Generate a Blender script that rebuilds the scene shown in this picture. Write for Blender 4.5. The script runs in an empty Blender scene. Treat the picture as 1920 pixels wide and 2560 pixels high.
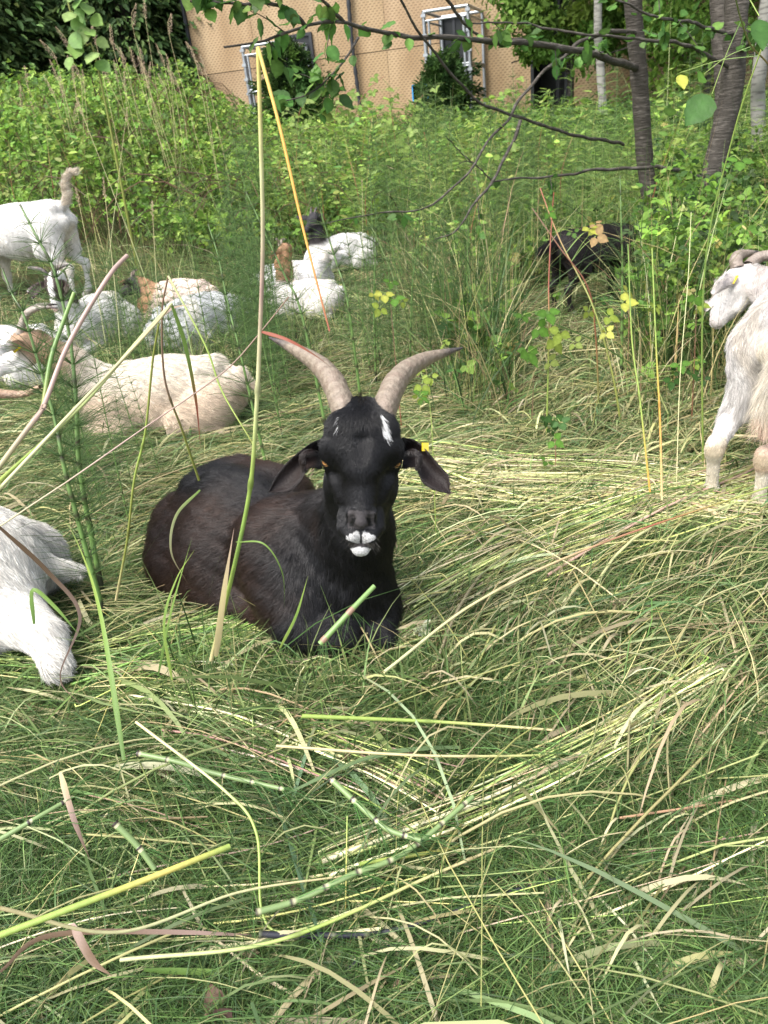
import bpy, math, numpy as np
from mathutils import Matrix, Vector
sc = bpy.context.scene
C = sc.collection
R_ = math.radians
# ------------------------------------------------------------------ camera
F_PX = 1923.0
PITCH, ROLL, CAM_Z = R_(27.3), R_(6.3), 1.20
CAMP = np.array([0.0, 0.0, CAM_Z])
_f = np.array([0, math.cos(PITCH), -math.sin(PITCH)])
_u0 = np.array([0, math.sin(PITCH), math.cos(PITCH)])
_r0 = np.array([1.0, 0, 0])
CR = math.cos(ROLL) * _r0 - math.sin(ROLL) * _u0
CU = math.sin(ROLL) * _r0 + math.cos(ROLL) * _u0
CF = _f
cam = bpy.data.cameras.new('camera'); camo = bpy.data.objects.new('camera', cam); C.objects.link(camo)
cam.sensor_fit = 'HORIZONTAL'; cam.sensor_width = 36; cam.lens = 36 * F_PX / 1920
cam.clip_start = 0.02; cam.clip_end = 500
m = Matrix.Identity(4)
for i in range(3):
    m[i][0] = CR[i]; m[i][1] = CU[i]; m[i][2] = -CF[i]; m[i][3] = CAMP[i]
camo.matrix_world = m
cam.dof.use_dof = True; cam.dof.focus_distance = 1.5; cam.dof.aperture_fstop = 13
sc.camera = camo
# ------------------------------------------------------------------ light
SUN_EL, SUN_AZ = R_(58), R_(-128)          # azimuth from +Y towards +X
w = bpy.data.worlds.new('World'); sc.world = w; w.use_nodes = True
nt = w.node_tree; bg = nt.nodes['Background']
sky = nt.nodes.new('ShaderNodeTexSky'); sky.sky_type = 'NISHITA'; sky.sun_disc = False
sky.sun_elevation = SUN_EL; sky.sun_rotation = SUN_AZ
sky.air_density = 1.0; sky.dust_density = 2.5; sky.ozone_density = 0.6
hs = nt.nodes.new('ShaderNodeHueSaturation'); hs.inputs['Saturation'].default_value = 0.45
nt.links.new(sky.outputs[0], hs.inputs['Color']); nt.links.new(hs.outputs[0], bg.inputs[0]); bg.inputs[1].default_value = 0.15
sd = bpy.data.lights.new('sun', 'SUN'); sd.energy = 1.7; sd.angle = R_(30); sd.color = (1.0, 0.965, 0.9)
so = bpy.data.objects.new('sun', sd); C.objects.link(so); so.location = (0, 0, 12)
sv = Vector((math.sin(SUN_AZ) * math.cos(SUN_EL), math.cos(SUN_AZ) * math.cos(SUN_EL), math.sin(SUN_EL)))
so.rotation_euler = sv.to_track_quat('Z', 'Y').to_euler()
sc.view_settings.view_transform = 'Standard'; sc.view_settings.look = 'None'
sc.view_settings.exposure = 1.62; sc.view_settings.gamma = 1.0
sc.cycles.max_bounces = 6; sc.cycles.diffuse_bounces = 3; sc.cycles.glossy_bounces = 2
sc.cycles.transmission_bounces = 4; sc.cycles.transparent_max_bounces = 6
sc.cycles.use_denoising = True
# ------------------------------------------------------------------ helpers
def rg(s): return np.random.default_rng(s)
def unit(v):
    v = np.asarray(v, float); return v / (np.linalg.norm(v, axis=-1, keepdims=True) + 1e-12)
def ray(px, py): return CF + (px - 960) / F_PX * CR - (py - 1280) / F_PX * CU
def W(px, py, y):                       # point on the pixel's ray at world depth y
    d = ray(px, py); return CAMP + d * (y / d[1])
def wob(x, y, s=0.0):
    return (np.sin(1.7*x+2.1*y+s) + np.sin(3.1*x-1.3*y+2*s+1) * .7 + np.sin(6.3*x+5.1*y+s*3) * .35 + np.sin(-9.7*x+8.3*y+s) * .25) / 2.3
def sm(a, b, x):
    t = np.clip((np.asarray(x, float) - a) / (b - a), 0, 1); return t * t * (3 - 2 * t)
def T(x, y):                            # terrain height
    x = np.asarray(x, float); y = np.asarray(y, float)
    z = 0.95 * sm(4.6, 15.5, y) + 0.45 * sm(-1.0, -3.2, x) * sm(4.4, 7, y) + 17 * sm(22, 60, np.hypot(x, y)) + .25 * np.clip(np.abs(x) - 14, 0, 30) * sm(3, 9, y)
    return z + 0.018 * wob(x * 1.3, y * 1.3, 2.0) * sm(0, 1, np.abs(y)) + 0.05 * wob(x * .5, y * .5) * sm(4, 9, y)
def G(px, py):                          # ray -> terrain
    d = ray(px, py); t = 0.3
    for _ in range(4000):
        p = CAMP + d * t
        if p[2] <= T(p[0], p[1]): return p
        t += 0.005 + t * .001
    return p
def tag(o, label=None, cat=None, group=None, kind=None):
    if label: o['label'] = label
    if cat: o['category'] = cat
    if group: o['group'] = group
    if kind: o['kind'] = kind
    return o
def empty(name, loc, rz=0.0):
    o = bpy.data.objects.new(name, None); C.objects.link(o); o.location = loc; o.rotation_euler = (0, 0, rz); o.empty_display_size = .1; return o
def mesh(name, V, F, col=None, smooth=True):
    me = bpy.data.meshes.new(name)
    V = np.ascontiguousarray(V, dtype=np.float32)
    Fs = F if isinstance(F, list) else [F]
    Fs = [np.asarray(f, dtype=np.int32) for f in Fs if len(f)]
    me.vertices.add(len(V)); me.vertices.foreach_set('co', V.ravel())
    nl = sum(f.size for f in Fs); npoly = sum(len(f) for f in Fs)
    me.loops.add(nl); me.polygons.add(npoly)
    me.loops.foreach_set('vertex_index', np.concatenate([f.ravel() for f in Fs]))
    ls = []; s = 0
    for f in Fs:
        ls.append(s + np.arange(len(f)) * f.shape[1]); s += f.size
    me.polygons.foreach_set('loop_start', np.concatenate(ls).astype(np.int32))
    me.update(calc_edges=True)
    me.polygons.foreach_set('use_smooth', np.full(npoly, bool(smooth)))
    if col is not None:
        a = me.color_attributes.new('Col', 'FLOAT_COLOR', 'POINT')
        c = np.ones((len(V), 4), dtype=np.float32); c[:, :3] = np.clip(col, 0, 1)
        a.data.foreach_set('color', c.ravel())
    return me
def obj(name, me, mat, parent=None, loc=None):
    o = bpy.data.objects.new(name, me); C.objects.link(o)
    if mat is not None and not me.materials: me.materials.append(mat)
    if parent is not None: o.parent = parent
    if loc is not None: o.location = loc
    return o
def thing_mesh(name, V, F, col, mat, label, cat, group=None, origin=None):
    V = np.asarray(V, float); o0 = np.array(origin if origin is not None else [V[:, 0].mean(), V[:, 1].mean(), V[:, 2].min()])
    o = obj(name, mesh(name, V - o0, F, col), mat, loc=o0); return tag(o, label, cat, group)
# ------------------------------------------------------------------ materials
def M(name, rough=.6, transl=0.0, spec=.4, bump=None, base=None, mix=None, sheen=0):
    """Col attribute (or base colour) with a little noise variation; leaves let light through."""
    mt = bpy.data.materials.new(name); mt.use_nodes = True; n = mt.node_tree.nodes; l = mt.node_tree.links
    p = n['Principled BSDF']; p.inputs['Roughness'].default_value = rough; p.inputs['Specular IOR Level'].default_value = spec
    if sheen: p.inputs['Sheen Weight'].default_value = sheen
    if base is None:
        a = n.new('ShaderNodeAttribute'); a.attribute_name = 'Col'; colr = a.outputs['Color']
    else:
        a = n.new('ShaderNodeRGB'); a.outputs[0].default_value = (*base, 1); colr = a.outputs[0]
    if mix:                              # (colour b, noise scale, amount, stretch)
        tc = n.new('ShaderNodeTexCoord'); mp = n.new('ShaderNodeMapping'); mp.inputs['Scale'].default_value = mix[3]
        nz = n.new('ShaderNodeTexNoise'); nz.inputs['Scale'].default_value = mix[1]; nz.inputs['Detail'].default_value = 5
        rp = n.new('ShaderNodeValToRGB'); rp.color_ramp.elements[0].position = mix[4] if len(mix) > 4 else .45; rp.color_ramp.elements[1].position = mix[5] if len(mix) > 5 else .65
        mul = n.new('ShaderNodeMath'); mul.operation = 'MULTIPLY'; mul.inputs[1].default_value = mix[2]
        mx = n.new('ShaderNodeMix'); mx.data_type = 'RGBA'; mx.inputs['B'].default_value = (*mix[0], 1)
        l.new(tc.outputs['Object'], mp.inputs[0]); l.new(mp.outputs[0], nz.inputs['Vector']); l.new(nz.outputs[0], rp.inputs[0])
        l.new(rp.outputs[0], mul.inputs[0]); l.new(mul.outputs[0], mx.inputs['Factor']); l.new(colr, mx.inputs['A']); colr = mx.outputs['Result']
    l.new(colr, p.inputs['Base Color'])
    if bump:                             # (scale, strength, stretch)
        tc2 = n.new('ShaderNodeTexCoord'); mp2 = n.new('ShaderNodeMapping'); mp2.inputs['Scale'].default_value = bump[2]
        nz2 = n.new('ShaderNodeTexNoise'); nz2.inputs['Scale'].default_value = bump[0]; nz2.inputs['Detail'].default_value = 6
        b = n.new('ShaderNodeBump'); b.inputs['Strength'].default_value = bump[1]; b.inputs['Distance'].default_value = .01
        l.new(tc2.outputs['Object'], mp2.inputs[0]); l.new(mp2.outputs[0], nz2.inputs['Vector']); l.new(nz2.outputs[0], b.inputs['Height']); l.new(b.outputs[0], p.inputs['Normal'])
    if transl:
        t = n.new('ShaderNodeBsdfTranslucent'); ms = n.new('ShaderNodeMixShader'); ms.inputs[0].default_value = transl
        l.new(colr, t.inputs[0]); l.new(p.outputs[0], ms.inputs[1]); l.new(t.outputs[0], ms.inputs[2]); l.new(ms.outputs[0], n['Material Output'].inputs[0])
    return mt
MG = M('grass_blade', .5, .32, .3)
MST = M('plant_stem', .42, 0, .5)
ML = M('leaf', .5, .42, .25, bump=(60, .3, (1, 1, 1)))
MFAR = M('far_foliage', .6, .35, .15)
MFUR = M('goat_hair', .5, 0, .35)
MFURB = M('black_goat_hair', .38, 0, .42)
MSKIN = M('goat_hide', .6, 0, .25, bump=(220, .25, (1, 1, 1)))
MHORN = M('horn', .5, 0, .4, bump=(90, .6, (1, 1, 1)), mix=((.18, .13, .10), 45, .5, (1, 1, 1)))
MBARK = M('cherry_bark', .75, 0, .3, base=(.055, .047, .038), mix=((.24, .21, .18), 7, .45, (2.2, 2.2, 9), .5, .72), bump=(14, .9, (1.5, 1.5, 9)))
MPALE = M('pale_bark', .8, 0, .2, base=(.27, .26, .23), mix=((.12, .11, .1), 8, .8, (1, 1, 5), .5, .6))
MPIPE = M('galvanised_pipe', .38, 0, .6, base=(.36, .38, .40), mix=((.22, .23, .25), 12, .6, (1, 1, 1)))
MPIPE.node_tree.nodes['Principled BSDF'].inputs['Metallic'].default_value = .55
MDARK = M('dark_opening', .6, 0, .3, base=(.02, .022, .024))
MDPOST = M('dark_post', .6, 0, .3, base=(.035, .037, .042))
MEYE = M('eye', .12, 0, .7)
# ------------------------------------------------------------------ strands
def ribbons(P, Wd, col, side=None, tilt=None, seed=0):
    """P (N,K,3) centre lines, Wd (N,K) widths -> blade strips, V, F, colours (N,3) or (N,K,3)"""
    N, K, _ = P.shape
    t = unit(np.gradient(P, axis=1))
    if side is None:
        up = np.array([0, 0, 1.0]); s = np.cross(t, up); s = unit(s + 1e-6)
        if tilt is not None:
            nn = unit(np.cross(s, t)); a = tilt[:, None, None]; s = s * np.cos(a) + nn * np.sin(a)
    else:
        s = unit(np.cross(t, np.broadcast_to(side[:, None, :], t.shape)) + 1e-9)
    h = s * Wd[..., None] * .5
    V = np.stack([P - h, P + h], 2).reshape(-1, 3)
    base = (np.arange(N) * K * 2)[:, None] + np.arange(K - 1)[None] * 2
    F = np.stack([base, base + 1, base + 3, base + 2], -1).reshape(-1, 4)
    if col.ndim == 2: col = np.repeat(col[:, None], K, 1)
    return V, F, np.repeat(col, 2, 1).reshape(-1, 3) if False else np.repeat(col.reshape(N * K, 3), 2, 0)
def tubes(P, Rd, col, sides=5, flat=None):
    N, K, _ = P.shape
    t = unit(np.gradient(P, axis=1))
    ref = np.where(np.abs(t[..., 2:3]) > .9, np.array([1.0, 0, 0]), np.array([0, 0, 1.0]))
    ref = np.broadcast_to(np.where(np.abs(t[:, :1, 2:3]) > .9, np.array([1.0, 0.02, 0]), np.array([0.01, 0, 1.0])), t.shape)
    a = unit(np.cross(t, ref)); b = np.cross(t, a)
    th = np.linspace(0, 2 * np.pi, sides, endpoint=False)
    V = P[:, :, None] + Rd[:, :, None, None] * (a[:, :, None] * np.cos(th)[None, None, :, None] + b[:, :, None] * np.sin(th)[None, None, :, None])
    V = V.reshape(-1, 3)
    i0 = (np.arange(N) * K * sides)[:, None, None] + (np.arange(K - 1) * sides)[None, :, None]
    j = np.arange(sides)[None, None]; j2 = (j + 1) % sides
    F = np.stack([i0 + j, i0 + j2, i0 + sides + j2, i0 + sides + j], -1).reshape(-1, 4)
    if col.ndim == 2: col = np.repeat(col[:, None], K, 1)
    return V, F, np.repeat(col.reshape(N * K, 3), sides, 0)
def join(parts):
    V, F, Cc, o = [], {}, [], 0
    for v, f, c in parts:
        if len(v) == 0: continue
        fl = f if isinstance(f, list) else [f]
        for g in fl:
            g = np.asarray(g); F.setdefault(g.shape[1], []).append(g + o)
        V.append(v); Cc.append(c); o += len(v)
    return np.concatenate(V), [np.concatenate(x) for x in F.values()], np.concatenate(Cc)
def smooth_path(pts, n):
    """Catmull-Rom through pts, n samples by length"""
    p = np.asarray(pts, float); 
    if len(p) == 2: return p[0] + (p[1] - p[0]) * np.linspace(0, 1, n)[:, None]
    q = np.vstack([2 * p[0] - p[1], p, 2 * p[-1] - p[-2]]); out = []
    for i in range(1, len(q) - 2):
        t = np.linspace(0, 1, 16, endpoint=False)[:, None]
        out.append(.5 * (2 * q[i] + (q[i+1] - q[i-1]) * t + (2*q[i-1] - 5*q[i] + 4*q[i+1] - q[i+2]) * t**2 + (3*q[i] - q[i-1] - 3*q[i+1] + q[i+2]) * t**3))
    out.append(p[-1:]); o = np.vstack(out)
    d = np.concatenate([[0], np.cumsum(np.linalg.norm(np.diff(o, axis=0), axis=1))]); s = np.linspace(0, d[-1], n)
    return np.stack([np.interp(s, d, o[:, k]) for k in range(o.shape[1])], 1)
def lerp(xs, vals, n): return np.interp(np.linspace(0, 1, n), xs, vals)
# leaf templates: (x along, y across, z fold)
T_FAR = (np.array([[0,0,0],[.3,-.27,.07],[.72,-.22,.05],[1,0,-.06],[.72,.22,.05],[.3,.27,.07]]), np.array([[0,1,2,3],[0,3,4,5]]))
def _near():
    xs = np.array([0, .08, .2, .32, .45, .58, .7, .8, .9, 1.0]); wd = np.array([.0, .2, .31, .355, .35, .315, .25, .165, .075, 0])
    ser = np.array([0, .0, .02, -.015, .02, -.015, .02, -.012, .012, 0])
    V = []; 
    for x, b, s in zip(xs, wd, ser): V += [[x, -(b + s), .10 * b + .02*math.sin(x*20)], [x, 0, -.05 * x * x], [x, b + s, .10 * b - .02*math.sin(x*17)]]
    F = []
    for i in range(len(xs) - 1):
        a = i * 3; F += [[a, a+1, a+4, a+3], [a+1, a+2, a+5, a+4]]
    return np.array(V), np.array(F)
T_NEAR = _near()
def leaves(pos, fwd, nrm, size, col, width=1.0, tmpl=T_FAR):
    tv, tf = tmpl; N = len(pos)
    x = unit(fwd); y = unit(np.cross(nrm, x)); z = np.cross(x, y)
    size = np.broadcast_to(size, (N,)); wdt = np.broadcast_to(width, (N,))
    V = pos[:, None] + size[:, None, None] * (tv[None, :, 0:1] * x[:, None] + tv[None, :, 1:2] * y[:, None] * wdt[:, None, None] + tv[None, :, 2:3] * z[:, None])
    k = len(tv); F = (np.arange(N) * k)[:, None, None] + tf[None]
    c = np.repeat(col, k, 0)
    if k > 10:      # pale midrib, mottled blade
        fac = np.where(np.abs(tv[:, 1]) < .01, 1.25, .94); c = c * np.tile(fac, N)[:, None] * (1 + .12 * np.sin(np.arange(N * k) * 2.7))[:, None]
    return V.reshape(-1, 3), F.reshape(-1, tf.shape[1]), c
def rvec(r, n, zmin=-1, zmax=1):
    z = r.uniform(zmin, zmax, n); a = r.uniform(0, 2*np.pi, n); s = np.sqrt(1 - z*z); return np.stack([s*np.cos(a), s*np.sin(a), z], 1)
def pal(r, n, cols, wts, var=.18):
    cols = np.array(cols, float); k = r.choice(len(cols), n, p=np.array(wts) / np.sum(wts))
    c = cols[k] * np.exp(r.normal(0, var, (n, 1))); return np.clip(c * (1 + r.normal(0, .06, (n, 3))), .003, .9)
# ------------------------------------------------------------------ implicit bodies (smooth-blended round cones -> one surface)
class Body:
    def __init__(s, amp=.0008, mask=None): s.p = []; s.amp = amp; s.mask = mask
    def add(s, a, b, ra, rb=None, k=.03, sq=None, sub=False):
        """round cone a->b; sq = (axis, factor) squashes across an axis"""
        s.p.append((np.array(a, float), np.array(b, float), ra, ra if rb is None else rb, k, sq, sub)); return s
    def mesh(s, h):
        lo = np.min([np.minimum(a, b) - max(ra, rb) * 1.1 for a, b, ra, rb, k, q, u in s.p if not u], 0) - 3 * h
        hi = np.max([np.maximum(a, b) + max(ra, rb) * 1.1 for a, b, ra, rb, k, q, u in s.p if not u], 0) + 3 * h
        n = np.ceil((hi - lo) / h).astype(int) + 1
        D = np.full(n, 1.0, np.float32)
        ax = [lo[i] + np.arange(n[i]) * h for i in range(3)]
        for a, b, ra, rb, k, sq, sub in s.p:
            mg = max(ra, rb) * (1 if not sq else max(1, sq[1])) + k + 3 * h
            i0 = np.maximum(((np.minimum(a, b) - mg - lo) / h).astype(int), 0); i1 = np.minimum(((np.maximum(a, b) + mg - lo) / h).astype(int) + 2, n)
            if (i1 <= i0).any(): continue
            X, Y, Z = np.meshgrid(*[ax[i][i0[i]:i1[i]] for i in range(3)], indexing='ij')
            P = np.stack([X, Y, Z], -1).astype(np.float32)
            sc_ = 1.0
            if sq:
                q = unit(np.array(sq[0], float)); c = (a + b) / 2; dd = (P - c) @ q
                P = P + (dd * (1 / sq[1] - 1))[..., None] * q; sc_ = min(1, sq[1])
            ab = b - a; L2 = ab @ ab + 1e-9
            t = np.clip(((P - a) @ ab) / L2, 0, 1)
            d = (np.linalg.norm(P - (a + t[..., None] * ab), axis=-1) - (ra + (rb - ra) * t)) * sc_
            sl = tuple(slice(i0[i], i1[i]) for i in range(3)); o = D[sl]
            if sub:
                hh = np.maximum(k - np.abs(o + d), 0) / k; D[sl] = np.maximum(o, -d) + hh * hh * k / 4
            else:
                hh = np.maximum(k - np.abs(o - d), 0) / k; D[sl] = np.minimum(o, d) - hh * hh * k / 4
        X, Y, Z = np.meshgrid(*ax, indexing='ij'); X = X.astype(np.float32); Y = Y.astype(np.float32); Z = Z.astype(np.float32)
        if s.amp: D += s.amp * (np.sin(X*61+Z*23)*np.sin(Y*53+Z*31+X*17) + .6*np.sin(X*113-Y*40+2)*np.sin(Y*97+Z*120)) * (1 if s.mask is None else s.mask(X, Y, Z))
        return nets(D, lo, h)
def nets(D, lo, h):
    S = D < 0
    c = [S[dx:D.shape[0]-1+dx, dy:D.shape[1]-1+dy, dz:D.shape[2]-1+dz] for dx in (0,1) for dy in (0,1) for dz in (0,1)]
    cnt = sum(x.astype(np.int8) for x in c); mask = (cnt > 0) & (cnt < 8)
    idx = np.full(mask.shape, -1, np.int64); ii, jj, kk = np.nonzero(mask); idx[mask] = np.arange(len(ii))
    cr = [(dx, dy, dz) for dx in (0,1) for dy in (0,1) for dz in (0,1)]
    v = [D[ii+a, jj+b, kk+e] for a, b, e in cr]
    acc = np.zeros((len(ii), 3)); num = np.zeros(len(ii))
    for p in range(8):
        for q in range(p + 1, 8):
            if sum(abs(x - y) for x, y in zip(cr[p], cr[q])) != 1: continue
            m_ = (v[p] < 0) != (v[q] < 0); t = np.where(m_, v[p] / np.where(m_, v[p] - v[q], 1), 0)
            pp = np.array(cr[p]) + t[:, None] * (np.array(cr[q]) - np.array(cr[p]))
            acc += np.where(m_[:, None], pp, 0); num += m_
    V = lo + (np.stack([ii, jj, kk], 1) + acc / num[:, None]) * h
    F = []
    for a in range(3):
        b, c_ = (a + 1) % 3, (a + 2) % 3
        s0 = [slice(None)] * 3; s1 = [slice(None)] * 3; s0[a] = slice(0, -1); s1[a] = slice(1, None)
        A, B = S[tuple(s0)], S[tuple(s1)]
        e = np.argwhere(A != B); e = e[(e[:, b] > 0) & (e[:, c_] > 0) & (e[:, b] < S.shape[b] - 1) & (e[:, c_] < S.shape[c_] - 1)]
        fl = A[tuple(e.T)]
        def at(db, dc):
            q = e.copy(); q[:, b] += db; q[:, c_] += dc; return idx[tuple(q.T)]
        f = np.stack([at(-1, -1), at(0, -1), at(0, 0), at(-1, 0)], 1); f[~fl] = f[~fl][:, ::-1]; F.append(f)
    F = np.concatenate(F); F = F[(F >= 0).all(1)]
    return V, F
def vnormals(V, F):
    n = np.cross(V[F[:, 2]] - V[F[:, 0]], V[F[:, 3]] - V[F[:, 1]]); N = np.zeros_like(V)
    for i in range(4): np.add.at(N, F[:, i], n)
    return unit(N)
def fur(name, V, F, n, colf, comb, lenf, parent, mat, seed, rad=.00035, lift=.35, mask=None, wav=.12):
    """hair curves rooted over a quad surface"""
    r = rg(seed); N = vnormals(V, F)
    A = np.linalg.norm(np.cross(V[F[:, 2]] - V[F[:, 0]], V[F[:, 3]] - V[F[:, 1]]), axis=1)
    cen = V[F].mean(1)
    if mask is not None: A = A * mask(cen, N[F].mean(1))
    f = F[r.choice(len(F), n, p=A / A.sum())]; u, v = r.random((2, n, 1))
    P = (V[f[:, 0]] * (1-u) + V[f[:, 1]] * u) * (1-v) + (V[f[:, 3]] * (1-u) + V[f[:, 2]] * u) * v
    Nn = unit(N[f].mean(1))
    d = comb(P); d = d - (d * Nn).sum(1, keepdims=True) * Nn; d = unit(d + rvec(r, n) * .001)
    # clumping: low-frequency disturbance of the comb direction
    cl = np.stack([wob(P[:, 0] * 14 + i * 5, P[:, 1] * 14 + P[:, 2] * 11, i) for i in range(3)], 1)
    d = unit(d + cl * .35 + rvec(r, n) * .25); d = unit(d - (d * Nn).sum(1, keepdims=True) * Nn)
    L = lenf(P) * r.uniform(.6, 1.2, n); K = 4
    t = np.linspace(0, 1, K)
    lf = lift * r.uniform(.4, 1.5, n)
    lf = np.where(L < .010, lf*.8 + .12, lf)
    pts = P[:, None] - Nn[:, None] * np.where(L < .010, 0, .001)[:, None, None] + L[:, None, None] * (d[:, None] * t[None, :, None] + Nn[:, None] * (lf[:, None] * (t - .45 * t * t)[None])[..., None])
    pts += rvec(r, n)[:, None] * (L[:, None] * wav * (t ** 2)[None])[..., None]
    pts[..., 2] -= (L[:, None] * .12 * (t ** 2)[None])
    hc = bpy.data.hair_curves.new(name); hc.add_curves([K] * n)
    hc.attributes['position'].data.foreach_set('vector', pts.astype(np.float32).ravel()) if 'position' in hc.attributes else None
    ra = hc.attributes.new('radius', 'FLOAT', 'POINT'); ra.data.foreach_set('value', (np.array([1, .9, .6, .1])[None] * rad * r.uniform(.7, 1.3, (n, 1))).astype(np.float32).ravel())
    ca = hc.attributes.new('Col', 'FLOAT_COLOR', 'CURVE'); cc = np.ones((n, 4), np.float32); cc[:, :3] = np.clip(colf(P) * np.exp(r.normal(0, .24, (n, 1)) + .22*wob(P[:,0:1]*55, P[:,1:2]*55 + P[:,2:3]*40, 3)), 0, .85)
    ca.data.foreach_set('color', cc.ravel())
    hc.materials.append(mat)
    o = bpy.data.objects.new(name, hc); C.objects.link(o); o.parent = parent; return o
# ---------------------------------------------------------------- head (frame: O between the eyes, X to muzzle, Z out of the forehead, Y left)
class Frame:
    def __init__(s, O, X, Z, sc_=1.0):
        s.O = np.array(O, float); s.X = unit(X); Z = np.array(Z, float); s.Z = unit(Z - (Z @ s.X) * s.X); s.Y = np.cross(s.Z, s.X); s.s = sc_
    def __call__(s, x, y, z):
        return s.O + s.s * (np.multiply.outer(x, s.X) + np.multiply.outer(y, s.Y) + np.multiply.outer(z, s.Z))
    def inv(s, P):
        d = (P - s.O) / s.s; return d @ s.X, d @ s.Y, d @ s.Z
def head(B, f, fine=False):
    k = .022 * f.s; q = f.s; L = f
    B.add(L(-.062,0,-.05), L(-.005,0,-.045), .058*q, .062*q, .03*q)
    B.add(L(-.06,0,-.012), L(.02,0,-.012), .042*q, .040*q, k)
    for s in (1, -1):
        B.add(L(-.05,s*.034,-.012), L(-.02,s*.036,-.012), .036*q, .032*q, k)         # horn pads
        B.add(L(-.018,s*.056,-.026), L(.0,s*.058,-.034), .025*q, .023*q, .018*q)        # orbital rim
        B.add(L(.02,s*.046,-.05), L(.07,s*.032,-.05), .029*q, .021*q, .02*q)             # cheek crest
        B.add(L(.0,s*.035,-.10), L(.08,s*.03,-.09), .036*q, .024*q, k)                  # jaw
    if fine:
        B.add(L(.0,0,-.006), L(.10,0,-.006), .024*q, .017*q, .014*q)                  # bridge, a flat raised plane
        for s in (1, -1):
            B.add(L(.03,s*.012,-.012), L(.10,s*.009,-.010), .018*q, .015*q, .012*q)
            B.add(L(-.022,s*.048,-.008), L(-.006,s*.060,-.020), .020*q, .016*q, .012*q)   # brow
            B.add(L(.034,s*.050,-.03), L(.030,s*.066,-.04), .013*q, .010*q, .018*q, sub=True)   # hollow below the eye
            B.add(L(.045,s*.046,-.02), L(.10,s*.038,-.016), .011*q, .008*q, .02*q, sub=True)   # hollow beside the bridge
            B.add(L(-.03,0,.033), L(.0,0,.034), .006*q, .005*q, .02*q, sub=True)
    else: B.add(L(.01,0,-.03), L(.105,0,-.024), .036*q, .024*q, k)
    B.add(L(.02,0,-.06), L(.125,0,-.045), .054*q, .032*q, k)
    B.add(L(.10,0,-.07), L(.165,0,-.052), .03*q, .022*q, .02*q)
    if fine:
        B.add(L(.108,0,-.003), L(.127,0,-.003), .0175*q, .016*q, .008*q)
        for s in (1, -1):
            B.add(L(.112,s*.019,-.008), L(.126,s*.019,-.012), .012*q, .0095*q, .006*q)  # nostril wings
            B.add(L(.142,s*.026,-.034), L(.155,s*.018,-.028), .021*q, .019*q, .012*q)     # lip
            B.add(L(.12,s*.029,-.045), L(.14,s*.021,-.045), .0175*q, .016*q, .015*q)
        B.add(L(.186,0,-.042), L(.178,0,-.05), .018*q, .024*q, .01*q, sq=(f.X, .8))
        for s in (1, -1):
            B.add(L(.122,s*.0165,.004), L(.134,s*.022,-.004), .0055*q, .0060*q, .004*q, sub=True)
            B.add(L(.134,s*.022,-.004), L(.139,s*.010,-.0), .0042*q, .0035*q, .004*q, sub=True)
            B.add(L(.010,s*.074,-.034), L(.014,s*.080,-.034), .0115*q, .012*q, .006*q, sub=True)  # eye opening
        B.add(L(.142,0,.0), L(.170,0,-.005), .0022*q, .003*q, .006*q, sub=True)            # philtrum
        a = L(.1755, -.04, -.045); b = L(.1735,0,-.005); c = L(.1755,.04,-.045)
        B.add(a, b, .0035*q, .0035*q, .004*q, sub=True); B.add(b, c, .0035*q, .0035*q, .004*q, sub=True)
    else:
        B.add(L(.13,0,-.03), L(.16,0,-.04), .033*q, .029*q, k)
        for s in (1, -1): B.add(L(.128,s*.018,-.008), L(.133,s*.02,-.012), .006*q, .006*q, .006*q, sub=True)
def ear_mesh(top, bot, root_n, cup, n=22, m=9, th=.004):
    """leaf-shaped ear between two edge curves (world), cupped along the mid line"""
    a = smooth_path(top, n); b = smooth_path(bot, n); s = np.linspace(0, 1, m)
    nn = unit(root_n)
    P = a[:, None] * (1 - s)[None, :, None] + b[:, None] * s[None, :, None]
    prof = np.sin(np.pi * s)[None, :]; fade = np.interp(np.linspace(0, 1, n), [0, .25, .7, 1], [1.3, 1.3, .6, .2])[:, None]
    P = P - (prof * fade * cup)[..., None] * nn
    P2 = P - nn * th * (np.sin(np.pi * np.clip(s, .04, .96)) ** .4)[None, :, None]
    V = np.vstack([P.reshape(-1, 3), P2.reshape(-1, 3)]); F = []
    for i in range(n - 1):
        for j in range(m - 1):
            q = i * m + j; F.append([q, q+1, q+m+1, q+m]); q += n * m; F.append([q, q+m, q+m+1, q+1])
    o = n * m
    for i in range(n - 1):
        F.append([i*m, (i+1)*m, (i+1)*m+o, i*m+o]); F.append([i*m+m-1, i*m+m-1+o, (i+1)*m+m-1+o, (i+1)*m+m-1])
    for j in range(m - 1):
        F.append([(n-1)*m+j, (n-1)*m+j+1, (n-1)*m+j+1+o, (n-1)*m+j+o])
    return V, np.array(F)
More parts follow.
